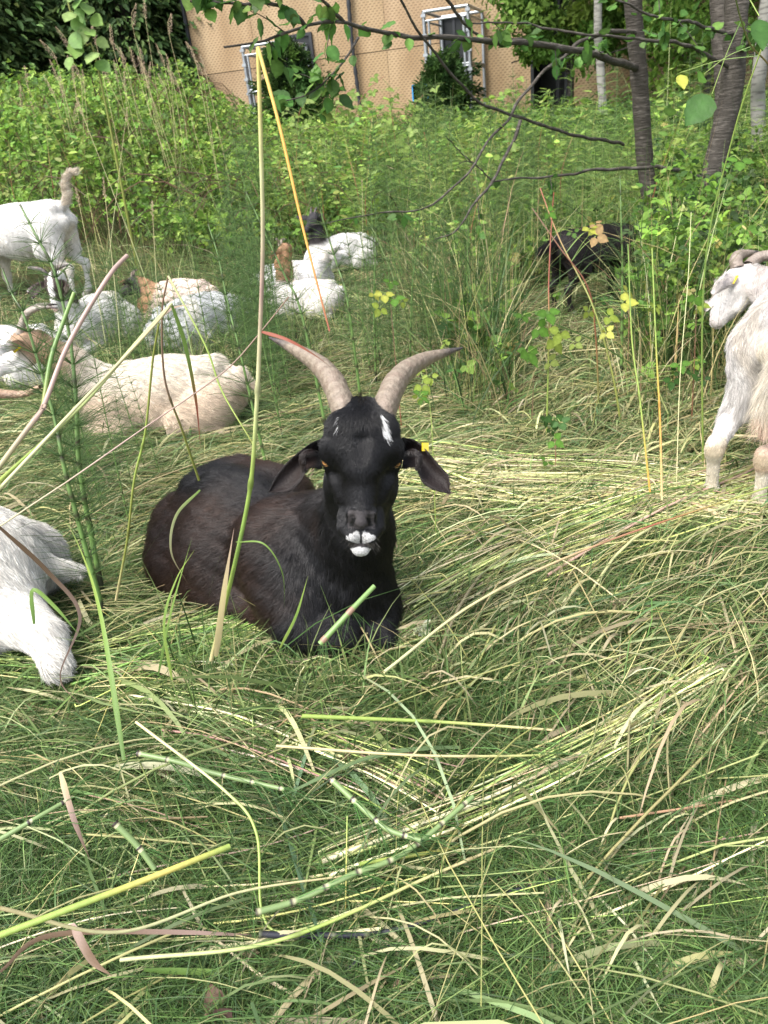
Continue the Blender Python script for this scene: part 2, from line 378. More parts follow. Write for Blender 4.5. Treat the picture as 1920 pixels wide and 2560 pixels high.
def horn_mesh(path, rad, flat, nrm, col0, col1, n=90, sides=20, ridge=.03, tipc=(.05,.045,.045)):
    P = smooth_path(path, n); t = unit(np.gradient(P, axis=0)); s = np.linspace(0, 1, n)
    r = np.interp(s, np.linspace(0, 1, len(rad)), rad)
    a = unit(np.cross(t, nrm)); b = np.cross(a, t)
    th = np.linspace(0, 2*np.pi, sides, endpoint=False)
    rr = rg(5); rid = 1 + ridge * (np.sin(s**.8 * 95 + .6*np.sin(s*23)) * .5 + np.sin(s**.8*37)) * (1 - s)**.6
    rk = (r * rid)[:, None, None]
    # slightly pear-shaped section with a front keel
    w_ = 1 + .10 * np.cos(th)[None, :, None]
    V = P[:, None] + rk * w_ * (a[:, None] * np.cos(th)[None, :, None] + b[:, None] * np.sin(th)[None, :, None] * flat)
    i = np.arange(n - 1)[:, None] * sides; j = np.arange(sides)[None]; j2 = (j + 1) % sides
    F = np.stack([i + j, i + j2, i + sides + j2, i + sides + j], -1).reshape(-1, 4)
    band = .5 + .5 * np.sin(s**.8 * 95 + .6*np.sin(s*23)); mixc = (.35 + .35*band)[:, None]
    cc = np.array(col0)[None] * mixc + np.array(col1)[None] * (1 - mixc)
    tp = sm(.76, .90, s)[:, None]; cc = cc * (1 - tp) + np.array(tipc)[None] * tp
    cc = np.repeat(cc, sides, 0) * (1 + rr.normal(0, .06, (n*sides, 1)))
    return V.reshape(-1, 3), F, cc
def eye(parent, c, r, look, amber, name='eye'):
    u, v = np.meshgrid(np.linspace(0, np.pi, 15), np.linspace(0, 2*np.pi, 24, endpoint=False), indexing='ij')
    look = unit(look); up = unit(np.cross(look, [0.3, .1, 1])); s2 = np.cross(up, look)
    d = np.cos(u)[..., None] * look + np.sin(u)[..., None] * (np.cos(v)[..., None] * up + np.sin(v)[..., None] * s2)
    V = (c + r * d).reshape(-1, 3); n, m_ = u.shape; F = []
    for i in range(n - 1):
        for j in range(m_): F.append([i*m_+j, i*m_+(j+1) % m_, (i+1)*m_+(j+1) % m_, (i+1)*m_+j])
    a = (u < 1.0).ravel(); px = (np.sin(u)*np.cos(v)).ravel(); py = (np.sin(u)*np.sin(v)).ravel()
    col = np.where(a[:, None], np.array(amber), np.array([.03,.02,.02])); col = np.where((a & (np.abs(py) < .16) & (np.abs(px) < .6))[:, None], .01, col)
    return obj(name, mesh(name, V, np.array(F), col), MEYE, parent)
def box_mesh(c, ax, ay, az, bev=.15):
    """bevelled box (chamfered) centred at c with half-axis vectors"""
    V = []; F = []
    k = 1 - bev
    for s in (-1, 1):
        for (x, y) in [(-k,-1),(k,-1),(1,-k),(1,k),(k,1),(-k,1),(-1,k),(-1,-k)]:
            V.append(c + ax*x + ay*y + az*s*k)
    for s in (-1, 1):
        for (x, y) in [(-k,-k),(k,-k),(k,-k),(k,k),(k,k),(-k,k),(-k,k),(-k,-k)]:
            V.append(c + ax*x + ay*y + az*s)
    for i in range(8):
        j = (i + 1) % 8; F.append([i, j, 8+j, 8+i]); F.append([16+j, 16+i, i, j][::1]); F.append([24+i, 24+j, 8+j, 8+i])
    for o in (16, 24): F += [[o+0, o+2, o+4, o+6]]
    return np.array(V), np.array(F)
def ear_tag(parent, c, n, up, s=.012):
    n = unit(n); up = unit(up - (up @ n) * n); r = np.cross(up, n); c = np.array(c)
    V = np.array([c + r*s*a + up*s*1.2*b_ + n*.002*d for a in (-1,1) for b_ in (-1,1) for d in (-1,1)])
    F = np.array([[0,1,3,2],[4,6,7,5],[0,4,5,1],[2,3,7,6],[0,2,6,4],[1,5,7,3]])
    return tag(obj('ear_tag', mesh('ear_tag', V, F, np.full((len(V), 3), [.60, .46, .02]), smooth=False), MEYE, parent))
EARC = None
def finish(name, B, extra, h, origin, colf, furs, label, cat='goat', mat=MSKIN):
    """mesh the body, join ear sheets, root Empty, hair children"""
    V, F = B.mesh(h)
    root = empty(name, origin); tag(root, label, cat)
    o = np.array(origin, float)
    parts = [(V, F, colf(V))] + [(v, f, colf(v)) for v, f in extra]
    JV, JF, JC = join(parts)
    JF = JF[0]
    obj('body', mesh('body', JV - o, JF, JC), mat, root)
    for kw in furs:
        kw = dict(kw); cf = kw.pop('colf', colf); comb = kw.pop('comb'); lenf = kw.pop('lenf'); mk = kw.pop('mask', None)
        fur(kw.pop('name', 'coat'), JV - o, JF, kw.pop('n'), lambda P: cf(P + o), lambda P: comb(P + o), lambda P: lenf(P + o), root,
            kw.pop('mat', MFUR), kw.pop('seed', 1), mask=(None if mk is None else (lambda P, N: mk(P + o, N))), **kw)
    return root
def put(root, V, F, col, name, mat, label=None):
    o = np.array(root.location); return tag(obj(name, mesh(name, V - o, F, col), mat, root), label)
# ================================================================= the black goat
def black_goat():
    e1, e2 = CR, CU; e3 = -unit(ray(902, 1143))
    e1 = unit(e1 - (e1 @ e3) * e3); e2 = unit(np.cross(e3, e1))
    D0 = 1.5; O = CAMP - e3 * D0; mm = .31344 * D0 / F_PX
    def hp(cx, cy, w=0):                 # point near the face, offset w metres towards the camera
        k = 1 - w / D0; return O + (e1 * (cx - 805) + e2 * -(cy - 1000)) * mm * k + e3 * w
    f = Frame(hp(812, 985, .0), -e2 - e1 * .012 + e3 * .05, e3, 1.0)
    hc_ = f(.05,0,-.03); B = Body(.0016, lambda X, Y, Z: sm(.17, .24, np.sqrt((X-hc_[0])**2+(Y-hc_[1])**2+(Z-hc_[2])**2))); b = B.add
    # trunk, receding to the back left
    S = W(775,1400,1.72); Mi = W(610,1345,1.93); Rr = W(490,1330,2.08); Ch = W(868,1450,1.60)
    b(S, Mi, .135, .17, .05); b(Mi, Rr, .17, .135, .05); b(Ch, S, .10, .13, .06)
    b(W(700,1255,2.02), W(600,1235,2.12), .105, .115, .07)          # far flank
    b(W(705,1310,1.80), W(560,1218,1.98), .045, .045, .07)          # spine
    b(W(505,1225,2.05), W(525,1215,2.1), .05, .045, .07)           # hip
    b(W(690,1370,1.70), W(705,1470,1.62), .10, .085, .06)         # shoulder blade
    b(W(560,1400,1.86), W(600,1470,1.80), .12, .11, .06)
    b(W(470,1400,1.96), W(520,1480,1.86), .12, .09, .06)          # near thigh
    b(W(560,1500,1.78), W(700,1560,1.60), .055, .035, .04)        # hind shank along the ground
    b(W(760,1450,1.60), W(745,1560,1.52), .085, .06, .06)         # shoulder / upper arm
    b(W(750,1560,1.54), W(850,1590,1.47), .045, .034, .04)        # folded forearm to knee
    b(W(855,1592,1.47), W(755,1610,1.50), .028, .022, .03)
    b(W(930,1540,1.60), W(950,1600,1.50), .055, .04, .04)         # far knee
    # neck
    b(W(900,1205,1.50), W(885,1330,1.57), .070, .078, .05); b(W(885,1330,1.57), W(872,1470,1.62), .078, .096, .05)
    b(W(915,1150,1.47), W(905,1205,1.50), .06, .072, .03)
    b(W(840,1300,1.66), W(780,1330,1.74), .08, .09, .07)
    b(W(905,1520,1.60), W(890,1590,1.56), .085, .07, .05)
    head(B, f, True)
    # ears: edge curves read off the face plane
    eL = ear_mesh([hp(500,850,-.055), hp(420,885,-.045), hp(330,950,-.03), hp(240,1025,-.025), hp(150,1130,-.02), hp(76,1274,-.01)],
                  [hp(500,1085,-.045), hp(415,1085,-.035), hp(365,1120,-.02), hp(325,1190,-.015), hp(230,1272,-.012), hp(76,1278,-.01)], e3 + e1*.2, .022)
    eR = ear_mesh([hp(1130,845,-.055), hp(1230,862,-.045), hp(1330,950,-.03), hp(1430,1065,-.025), hp(1505,1150,-.02), hp(1516,1282,-.01)],
                  [hp(1130,1085,-.045), hp(1205,1078,-.035), hp(1248,1095,-.02), hp(1300,1200,-.015), hp(1390,1258,-.012), hp(1516,1286,-.01)], e3 - e1*.2, .022)
    eR = (eR[0], eR[1][:, ::-1])
    rolls = []
    for pts in ([(470,960,-.02),(400,962,-.004),(352,985,.0),(348,1050,-.004),(358,1110,-.012)], [(1150,965,-.02),(1215,960,-.004),(1262,985,.0),(1262,1050,-.004),(1250,1100,-.012)]):
        P = smooth_path([hp(*p) for p in pts], 16)[None]; v, ff, _ = tubes(P, np.array([lerp([0,.3,.7,1],[.002,.006,.006,.002],16)]), np.zeros((1,3)), 8); rolls.append((v, ff))
    def col(P):
        x, y, z = f.inv(P); n = wob(P[:,0]*9, P[:,1]*9 + P[:,2]*7)
        brown = np.array([.0215,.012,.009]); blk = np.array([.006,.0056,.0065])
        dS = np.linalg.norm(P - np.clip(((P - W(705,1310,1.80)) @ unit(W(540,1205,2.0) - W(705,1310,1.80)))[:,None], 0, .5) * unit(W(540,1205,2.0) - W(705,1310,1.80)) - W(705,1310,1.80), axis=1)
        t = sm(.05, .13, dS + n*.02) * sm(.02, .20, np.linalg.norm(P - W(900,1400,1.58), axis=1) - .09 + n*.03)
        t = t * (x < .6) * sm(.10, .17, P[:,2] + .9*np.maximum(1.62 - P[:,1], 0) * -1 + .0 + .6*np.maximum(-P[:,0]-.15, 0)); inhead = sm(.30, .22, np.linalg.norm(P - f(.05,0,-.03), axis=1)); 
        ear = sm(.085, .10, np.abs(y)) * inhead
        t = t * (1 - inhead) + ear * .5
        c = blk + (brown - blk) * t[:, None] * (1 + .5*n[:,None])
        # white lip, chin, flash at the horn base
        hit = lambda m_: m_[:, None]
        z0 = z > -.06
        lip = (x > .1435 + .50*np.abs(y) + .0012*np.sin(y*700)) & (x < .1722 - .40*np.maximum(np.abs(y)-.009,0)) & (np.abs(y) < .0285) & z0 & (np.abs(y) > .0022 + .35*np.maximum(.156 - x, 0))
        chin = (x > .1800 + 9*y*y) & (np.abs(y) < .0235) & z0
        c = np.where(hit(lip | chin), np.array([.47,.46,.45]), c)
        mouth = (x > .1725) & (x < .1790) & (np.abs(y) < .0285) & z0; c = np.where(hit(mouth), np.array([.03,.025,.025]), c)
        nose = (x > .106) & (x < .142) & (np.abs(y) < .026) & (z > -.02); c = np.where(hit(nose), np.array([.042,.037,.038]), c); nos = (np.abs(np.abs(y) - .0175 - .55*(.133-x)*-1*.6) < .0042) & (x > .121) & (x < .1385) & (z > -.03); c = np.where(hit(nos), .004, c); c = c * np.where(hit(lip & (np.sin(x*2600)*np.sin(y*2300) > .55)), .25, 1)
        return c
    def col_hair(P):
        x, y, z = f.inv(P); c = col(P)
        yy = y + .0
        fl = (np.abs((yy) - .039 - .25*(x + .06)) < .0028 + .0045*sm(-.07,-.05,x)*sm(-.028,-.045,x)) & (x < -.036 + .002*np.sin(y*900)) & (x > -.082) & (z > -.03)
        fl |= (np.abs(-yy - .043) < .0016) & (x < -.048) & (x > -.075) & (np.sin(x*1400) > .2)
        return np.where(fl[:, None], np.array([.8,.79,.77]), c)
    hb, tail = f(-.02,0,-.05), Rr
    along = unit(Rr - Ch)
    def comb(P):
        x, y, z = f.inv(P); ih = sm(.26, .17, np.linalg.norm(P - f(.05,0,-.03), axis=1))[:, None]
        d = along + np.array([0,0,-.55]); nd = np.linalg.norm(P - W(900,1400,1.58), axis=1)
        neck = sm(.30,.12,nd)[:, None]; d = d*(1-neck) + np.array([0,.1,-1.0])*neck
        hd = f.X*.7 + np.clip(y*30,-1,1)[:,None]*f.Y*(.45 + 5*np.clip(x-.02,0,.1))[:,None]
        earz = (np.abs(y) > .09)[:, None]; hd = np.where(earz, f.X*.8 + np.sign(y)[:,None]*f.Y, hd)
        return unit(hd)*ih + unit(d)*(1-ih)
    def ln(P):
        x, y, z = f.inv(P); ih = sm(.24, .16, np.linalg.norm(P - f(.05,0,-.03), axis=1))
        l = .030*(1-ih) + .0085*ih; l = np.where((x < -.035) & (np.abs(y) < .09) & (ih > .5), .017, l)
        l = np.where((ih > .5) & (x > .09), .0045, l); l = np.where((ih > .5) & (x > .143), .0022, l); l = np.where((ih > .5) & (np.abs(y) > .085), .0065, l)
        return l
    def nonose(P, N):
        x, y, z = f.inv(P)
        bad = ((x > .104) & (x < .140) & (np.abs(y) < .026) & (z > -.02)) | ((x > .1735) & (x < .178) & (np.abs(y) < .03) & (z > -.03))
        hd = np.linalg.norm(P - f(.05,0,-.03), axis=1) < .17
        for s_ in (1, -1): bad |= np.linalg.norm(P - f(.011, s_*.070, -.028), axis=1) < .0125
        return np.where(bad, 0, 1.0) * np.where(hd, 4.5, 1) * np.where(P[:,2] < .0, 0, 1)
    org = [float(Mi[0]), float(Mi[1]), 0.0]
    root = finish('black_goat', B, [eL, eR] + rolls, .0031, org, col,
        [dict(n=290000, comb=comb, lenf=ln, colf=col_hair, mat=MFURB, seed=3, rad=.00033, lift=.28, mask=nonose, wav=.16)],
        'black goat with long curved horns and white lips lying in the flattened grass, facing us', mat=MSKIN)
    for s, (path, rd) in enumerate((
        ([hp(690,735,-.035), hp(668,660,-.035), hp(632,540,-.055), hp(570,400,-.09), hp(475,285,-.13), hp(345,195,-.17), hp(215,125,-.20), hp(92,66,-.23)], [.0255,.0252,.0248,.0225,.019,.0145,.0088,.0022]),
        ([hp(955,745,-.035), hp(975,660,-.035), hp(1010,545,-.055), hp(1075,405,-.09), hp(1175,300,-.13), hp(1310,225,-.17), hp(1450,180,-.20), hp(1608,138,-.23)], [.0255,.0252,.0248,.0225,.019,.0145,.0088,.0022]))):
        V, F, c = horn_mesh(path, np.array(rd) * 1.0, 1.35, e3, (.26,.215,.165), (.14,.105,.078), n=150, sides=28, ridge=.028)
        put(root, V, F, c, 'horn', MHORN)
    for s in (1, -1):
        o = eye(root, f(.012, s*.0650, -.0275) - np.array(org), .0130, f.Z*.75 + f.Y*s*.6 - f.X*.1, (.55,.27,.09))
        # upper and lower lids
        for (dx, rr_) in ((-.0085, .0040), (.0085, .0028)):
            P = smooth_path([f(.010+dx*.3, s*.0545, -.022), f(.010+dx, s*.066, -.0195), f(.010+dx*.9, s*.0745, -.025), f(.010+dx*.3, s*.079, -.034)], 14)[None]
            v, ff, cc = tubes(P, np.array([lerp([0,.5,1],[.002,rr_,.002],14)]), np.array([[.012,.010,.010]]), 8)
            put(root, v, ff, cc, 'eyelid', MSKIN)
    ear_tag(root, hp(1318,918,-.036) - np.array(org), e3 + e1*.5, e2, .0070)
    # ear hair inside and whiskers
    r = rg(4); n = 34; a = rvec(r, n)
    base = f(.168 + r.uniform(-.02,.012,n), r.uniform(-.03,.03,n), np.full(n, -.022)); 
    dirs = unit(f.X*.6 + np.sign((base - f.O) @ f.Y)[:,None]*f.Y*.5 + f.Z*.35 + a*.3)
    t = np.linspace(0,1,4)[None,:,None]; P = base[:,None] + dirs[:,None]*t*r.uniform(.012,.028,n)[:,None,None]; P[...,2] -= (t[...,0]**2)*.004
    v, ff, cc = tubes(P, np.full((n,4), .00013), np.tile([.12,.11,.10],(n,1)), 3); put(root, v, ff, cc, 'whiskers', MFUR)
    return root
# ================================================================= other goats
def basis(pos, yaw, s):
    c, q = math.cos(yaw), math.sin(yaw); X = np.array([c, q, 0]); Y = np.array([-q, c, 0]); Z = np.array([0,0,1.0]); O = np.array([pos[0], pos[1], pos[2] if len(pos) > 2 else float(T(pos[0], pos[1]))])
    fn = lambda x, y, z: O + s * (x*X + y*Y + z*Z)
    fn.X, fn.Y, fn.Z, fn.O, fn.s = X, Y, Z, O, s
    fn.inv = lambda P: ((P - O) @ X / s, (P - O) @ Y / s, (P - O) @ Z / s)
    return fn
def horns(root, f, kind, col=(.30,.25,.2), col2=(.14,.11,.09), scale=1.0):
    q = f.s * scale
    for s in (1, -1):
        if kind == 'back':     # sweep straight back and down, a scimitar
            path = [f(-.05,s*.028,.015), f(-.10,s*.035,.05*scale), f(-.17*scale,s*.05,.07*scale), f(-.24*scale,s*.075,.05*scale), f(-.30*scale,s*.11,.0)]
        elif kind == 'out':    # curl outwards
            path = [f(-.05,s*.028,.015), f(-.10,s*.045,.05*scale), f(-.15*scale,s*.10,.07*scale), f(-.17*scale,s*.17,.06*scale), f(-.16*scale,s*.24*scale,.02)]
        else:
            path = [f(-.05,s*.03,.01), f(-.09,s*.035,.04), f(-.12,s*.045,.05), f(-.15,s*.055,.04)]
        rd = np.array([.021,.020,.017,.012,.003]) if kind != 'stub' else np.array([.016,.013,.010,.004])
        V, F, c = horn_mesh(path, rd * q, 1.25, f.Y, col, col2, n=50, sides=12)
        put(root, V, F, c, 'horn', MHORN)
def ears(f, droop=.7, fwd=.1, l=.15):
    out = []
    for s in (1, -1):
        tp = f(-.02 + l*droop, s*(.06 + l*(1.15-droop)), -.05 + fwd)
        top = [f(-.05, s*.052, -.035), f(-.055+.03*droop, s*(.06+l*.35), -.03+fwd*.4), f(-.02+l*droop*.55, s*(.06+l*.85), -.035+fwd*.8), tp]
        bot = [f(-.01, s*.058, -.05), f(.01+.03*droop, s*(.06+l*.25), -.045+fwd*.4), f(.02+l*droop*.8, s*(.055+l*.6), -.05+fwd*.8), tp + f.X*.002]
        v, F = ear_mesh(top, bot, f.Z, .014*f.s, 14, 6, .004)
        out.append((v, F if s > 0 else F[:, ::-1]))
    return out
def lying(name, label, pos, yaw, s, hO, hX, hZ, colf, horn=None, tagside=0, nfur=30000, flen=.02, h=.0085, hs=.95, fmat=None, hrad=.0007, droop=.7, tail=True, hornc=((.30,.25,.2),(.14,.11,.09)), up=0, eyes=True, ear_l=.15, seed=1, hornscale=1.0, extra=None):
    g = basis(pos, yaw, s); B = Body(); b = B.add; q = s
    if extra: extra(b)
    b(g(-.31,0,.19), g(-.08,0,.19), .15*q, .185*q, .05); b(g(-.08,0,.19), g(.2,0,.20), .185*q, .14*q, .05); b(g(.2,0,.20), g(.33,0,.18), .13*q, .10*q, .05)
    b(g(-.3,0,.345), g(.12,0,.35), .028*q, .03*q, .06)
    for t in (1, -1):
        b(g(-.33,t*.055,.33), g(-.27,t*.07,.33), .035*q, .03*q, .04); b(g(-.44,t*.05,.25), g(-.40,t*.05,.26), .03*q, .03*q, .04)
        b(g(-.30,t*.13,.15), g(-.16,t*.19,.11), .12*q, .07*q, .05); b(g(-.14,t*.20,.07), g(-.36,t*.21,.04), .045*q, .03*q, .03)
        b(g(.2,t*.09,.2), g(.16,t*.125,.1), .075*q, .05*q, .05); b(g(.16,t*.125,.08), g(.40,t*.10,.06), .05*q, .035*q, .03); b(g(.40,t*.10,.05), g(.22,t*.12,.03), .03*q, .024*q, .02)
    f = Frame(g(*hO), g(*hX) - g(0,0,0), g(*hZ) - g(0,0,0), hs * s)
    nb = f(-.07,0,-.06); mid = (g(.26,0,.27) + nb) / 2 + g.Z * .0
    b(g(.24,0,.24), mid, .115*q, .08*q, .05); b(mid, nb, .08*q, .06*q, .04)
    if tail: b(g(-.45,0,.29), g(-.50,.01,.22), .024*q, .018*q, .03)
    head(B, f)
    cf = lambda P: colf(P, g, f)
    def comb(P): 
        d = -g.X + np.array([0,0,-.45]); hd = np.linalg.norm(P - f(.04,0,-.03), axis=1)[:,None] < .17*hs*s
        return np.where(hd, -f.X + f.Z*.05, d + 0*P)
    def ln(P):
        hd = np.linalg.norm(P - f(.04,0,-.03), axis=1) < .16*hs*s; return np.where(hd, .006, flen)
    root = finish(name, B, ears(f, droop, l=ear_l), h, [float(x) for x in g.O], cf, [dict(n=nfur, comb=comb, lenf=ln, mat=fmat or MFUR, seed=seed, rad=hrad, lift=.3, mask=lambda P, N: (P[:,2] > g.O[2] + .01)*1.0)], label)
    if horn: horns(root, f, horn, *hornc, scale=hornscale)
    if eyes:
        for t in (1, -1): eye(root, f(.0, t*.067, -.035) - np.array(g.O), .013*hs*s, f.Y*t + f.Z*.3, (.35,.2,.08))
    if tagside: ear_tag(root, f(.0, tagside*.10, -.02) - np.array(g.O), f.Z + f.Y*tagside*.4, f.X, .016)
    return root, g, f
def standing(name, label, pos, yaw, s, hO, hXw, hZw, colf, horn=None, tagside=0, nfur=30000, flen=.02, h=.009, hs=.95, fmat=None, hrad=.0007, tailp=None, udder=False, hornc=((.30,.25,.2),(.14,.11,.09)), seed=1, legs=None, tailfur=0, ear_l=.15, droop=.75, hornscale=1.0, fat=1.0, shoulder_down=0.0, tlen=.075):
    g = basis(pos, yaw, s); B = Body(); b = B.add; q = s
    sd_ = shoulder_down
    b(g(-.30,0,.52), g(-.05,0,.47), .125*q*fat, .165*q*fat, .05); b(g(-.05,0,.47), g(.22,0,.48-sd_), .165*q*fat, .125*q*fat, .05); b(g(.22,0,.48-sd_), g(.32,0,.44-sd_), .12*q, .09*q, .05)
    b(g(-.33,0,.615), g(.15,0,.60-sd_), .03*q, .035*q, .06)
    legs = legs or [(-.36,.10),(-.36,-.10),(.22,.085),(.22,-.085)]
    for i, (lx, ly) in enumerate(legs):
        t = 1 if i % 2 == 0 else -1
        if i < 2:
            b(g(-.36,t*.065,.60), g(-.30,t*.075,.60), .04*q, .035*q, .04); b(g(-.42,t*.05,.52), g(-.38,t*.055,.53), .035*q, .035*q, .04)
            w_ = t*(.105 + .15*(abs(ly)-.10)*(1 if ly*t > 0 else -1)); b(g(-.32,t*.085,.50), g(-.25,w_,.36), .088*q, .050*q, .05); b(g(-.34,t*.09,.42), g(-.36,w_,.33), .064*q, .036*q, .04)
            b(g(-.25,w_,.36), g(lx-.05,ly,.225), .050*q, .021*q, .03); b(g(lx-.055,ly,.245), g(lx-.045,ly,.21), .0225*q, .021*q, .02)
            b(g(lx-.045,ly,.215), g(lx-.02,ly,.07), .0185*q, .016*q, .02); b(g(lx-.02,ly,.075), g(lx-.012,ly,.06), .024*q, .023*q, .015)
            b(g(lx-.01,ly,.06), g(lx+.02,ly,.02), .02*q, .024*q, .01)
        else:
            b(g(.20,t*.075,.46-sd_), g(.19,t*.085,.34-sd_), .075*q, .05*q, .05); b(g(.19,t*.085,.34-sd_), g(lx,ly,.19), .042*q, .026*q, .03)
            b(g(lx,ly,.2), g(lx+.002,ly,.175), .028*q, .027*q, .02); b(g(lx,ly,.19), g(lx,ly,.07), .021*q, .018*q, .02); b(g(lx,ly,.075), g(lx+.03,ly,.02), .023*q, .023*q, .015)
    f = Frame(hO, hXw, hZw, hs * s)
    nb = f(-.06,0,-.07); st = g(.26,0,.50-sd_); mid = (st + nb)/2
    b(st, mid, .105*q, .075*q, .06); b(mid, nb, .075*q, .06*q, .04)
    if udder:
        b(g(-.27,.03,.36), g(-.25,.03,.30), .085*q, .062*q, .04, ); b(g(-.27,-.03,.36), g(-.25,-.03,.30), .085*q, .062*q, .04)
        b(g(-.26,.05,.26), g(-.265,.055,.205), .026*q, .012*q, .02); b(g(-.26,-.05,.26), g(-.265,-.055,.205), .026*q, .012*q, .02)
    if tailp is not None:
        tp = smooth_path([g(*p) for p in tailp], 7)
        for i in range(6): b(tp[i], tp[i+1], .022*q*(1-.08*i), .022*q*(1-.08*(i+1)), .015)
    head(B, f)
    cf = lambda P: colf(P, g, f)
    def comb(P):
        x, y, z = g.inv(P)
        d = -g.X*.8 + np.array([0,0,-.6]); hd = np.linalg.norm(P - f(.04,0,-.03), axis=1)[:,None] < .17*hs*s
        d = np.where((z < .42)[:,None], np.array([0,0,-1.0]), d)
        return np.where(hd, -f.X + f.Z*.05, d + 0*P)
    def ln(P):
        x, y, z = g.inv(P)
        hd = np.linalg.norm(P - f(.04,0,-.03), axis=1) < .16*hs*s; return np.where(hd | (z < .3), .007, flen)
    furs = [dict(n=nfur, comb=comb, lenf=ln, mat=fmat or MFUR, seed=seed, rad=hrad, lift=.3, mask=lambda P, N: (P[:,2] > g.O[2] + .03)*1.0)]
    if tailfur:
        tc = smooth_path([g(*p) for p in tailp], 12)
        def tm(P, N): return (np.min(np.linalg.norm(P[:,None] - tc[None], axis=2), 1) < .034*s)*1.0
        tdir = unit(tc[-1] - tc[0])
        furs.append(dict(n=tailfur, name='tail_hair', comb=lambda P: unit(tdir + np.array([0,0,-.2])) + 0*P, lenf=lambda P: np.full(len(P), tlen), mat=fmat or MFUR, seed=seed+7, rad=hrad, lift=.35, mask=tm, wav=.2))
    root = finish(name, B, ears(f, droop, l=ear_l), h, [float(x) for x in g.O], cf, furs, label)
    if horn: horns(root, f, horn, *hornc, scale=hornscale)
    for t in (1, -1): eye(root, f(.0, t*.067, -.035) - np.array(g.O), .013*hs*s, f.Y*t + f.Z*.3, (.35,.2,.08))
    if tagside: ear_tag(root, f(-.01, tagside*.09, -.015) - np.array(g.O), f.Z + f.Y*tagside*.4, f.X, .014)
    for lx, ly in legs:
        pass
    return root, g, f
def c_white(tint=(.54,.52,.49), dirt=.25, pink=0.0):
    def fn(P, g, f):
        n = wob(P[:,0]*9+3, P[:,1]*9+P[:,2]*9)[:,None]; x, y, z = g.inv(P); hx, hy, hz = f.inv(P)
        c = np.array(tint) * (1 - .08*n) * (1 - np.array([.02,.07,.16])*sm(.2,.9,wob(P[:,0]*5+9, P[:,1]*6-P[:,2]*5))[:,None]) ; low = sm(.10, .02, z)[:,None] * dirt
        c = c*(1-low) + np.array([.40,.33,.22])*low
        nose = (np.linalg.norm(P - f(.165,0,-.035), axis=1) < .028*f.s)[:,None]; c = np.where(nose, np.array([.62,.42,.38]), c)
        inn = ((np.abs(hy) > .085) & (np.linalg.norm(P - f(0,0,-.03), axis=1) < .25*f.s))[:,None]; c = np.where(inn, c*(1-pink) + np.array([.72,.5,.43])*pink, c)
        return c
    return fn
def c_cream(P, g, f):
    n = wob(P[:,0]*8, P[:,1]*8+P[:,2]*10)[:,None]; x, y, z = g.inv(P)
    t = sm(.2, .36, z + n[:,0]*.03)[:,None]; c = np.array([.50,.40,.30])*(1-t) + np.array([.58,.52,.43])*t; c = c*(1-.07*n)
    hx, hy, hz = f.inv(P); d = np.linalg.norm(P - f(.04,0,-.03), axis=1)
    brown = (sm(.30,.16,d) * sm(.04,-.02,hx))[:,None]; c = c*(1-brown) + np.array([.33,.22,.14])*brown
    face = (sm(.2,.15,d) * sm(-.01,.05,hx))[:,None]; c = c*(1-face) + np.array([.76,.72,.70])*face
    nose = (np.linalg.norm(P - f(.165,0,-.035), axis=1) < .022*f.s)[:,None]; return np.where(nose, np.array([.6,.35,.33]), c)
def c_pied(headc, neckc, bodyc, nr=.28):
    def fn(P, g, f):
        d = np.linalg.norm(P - f(.04,0,-.03), axis=1) / g.s; n = wob(P[:,0]*9, P[:,1]*9+P[:,2]*9)
        a = sm(.17,.14,d + n*.02)[:,None]; bb = sm(nr+.06, nr, d + n*.03)[:,None]
        c = np.array(bodyc)*(1-.06*n[:,None]); c = c*(1-bb)+np.array(neckc)*bb; return c*(1-a)+np.array(headc)*a
    return fn
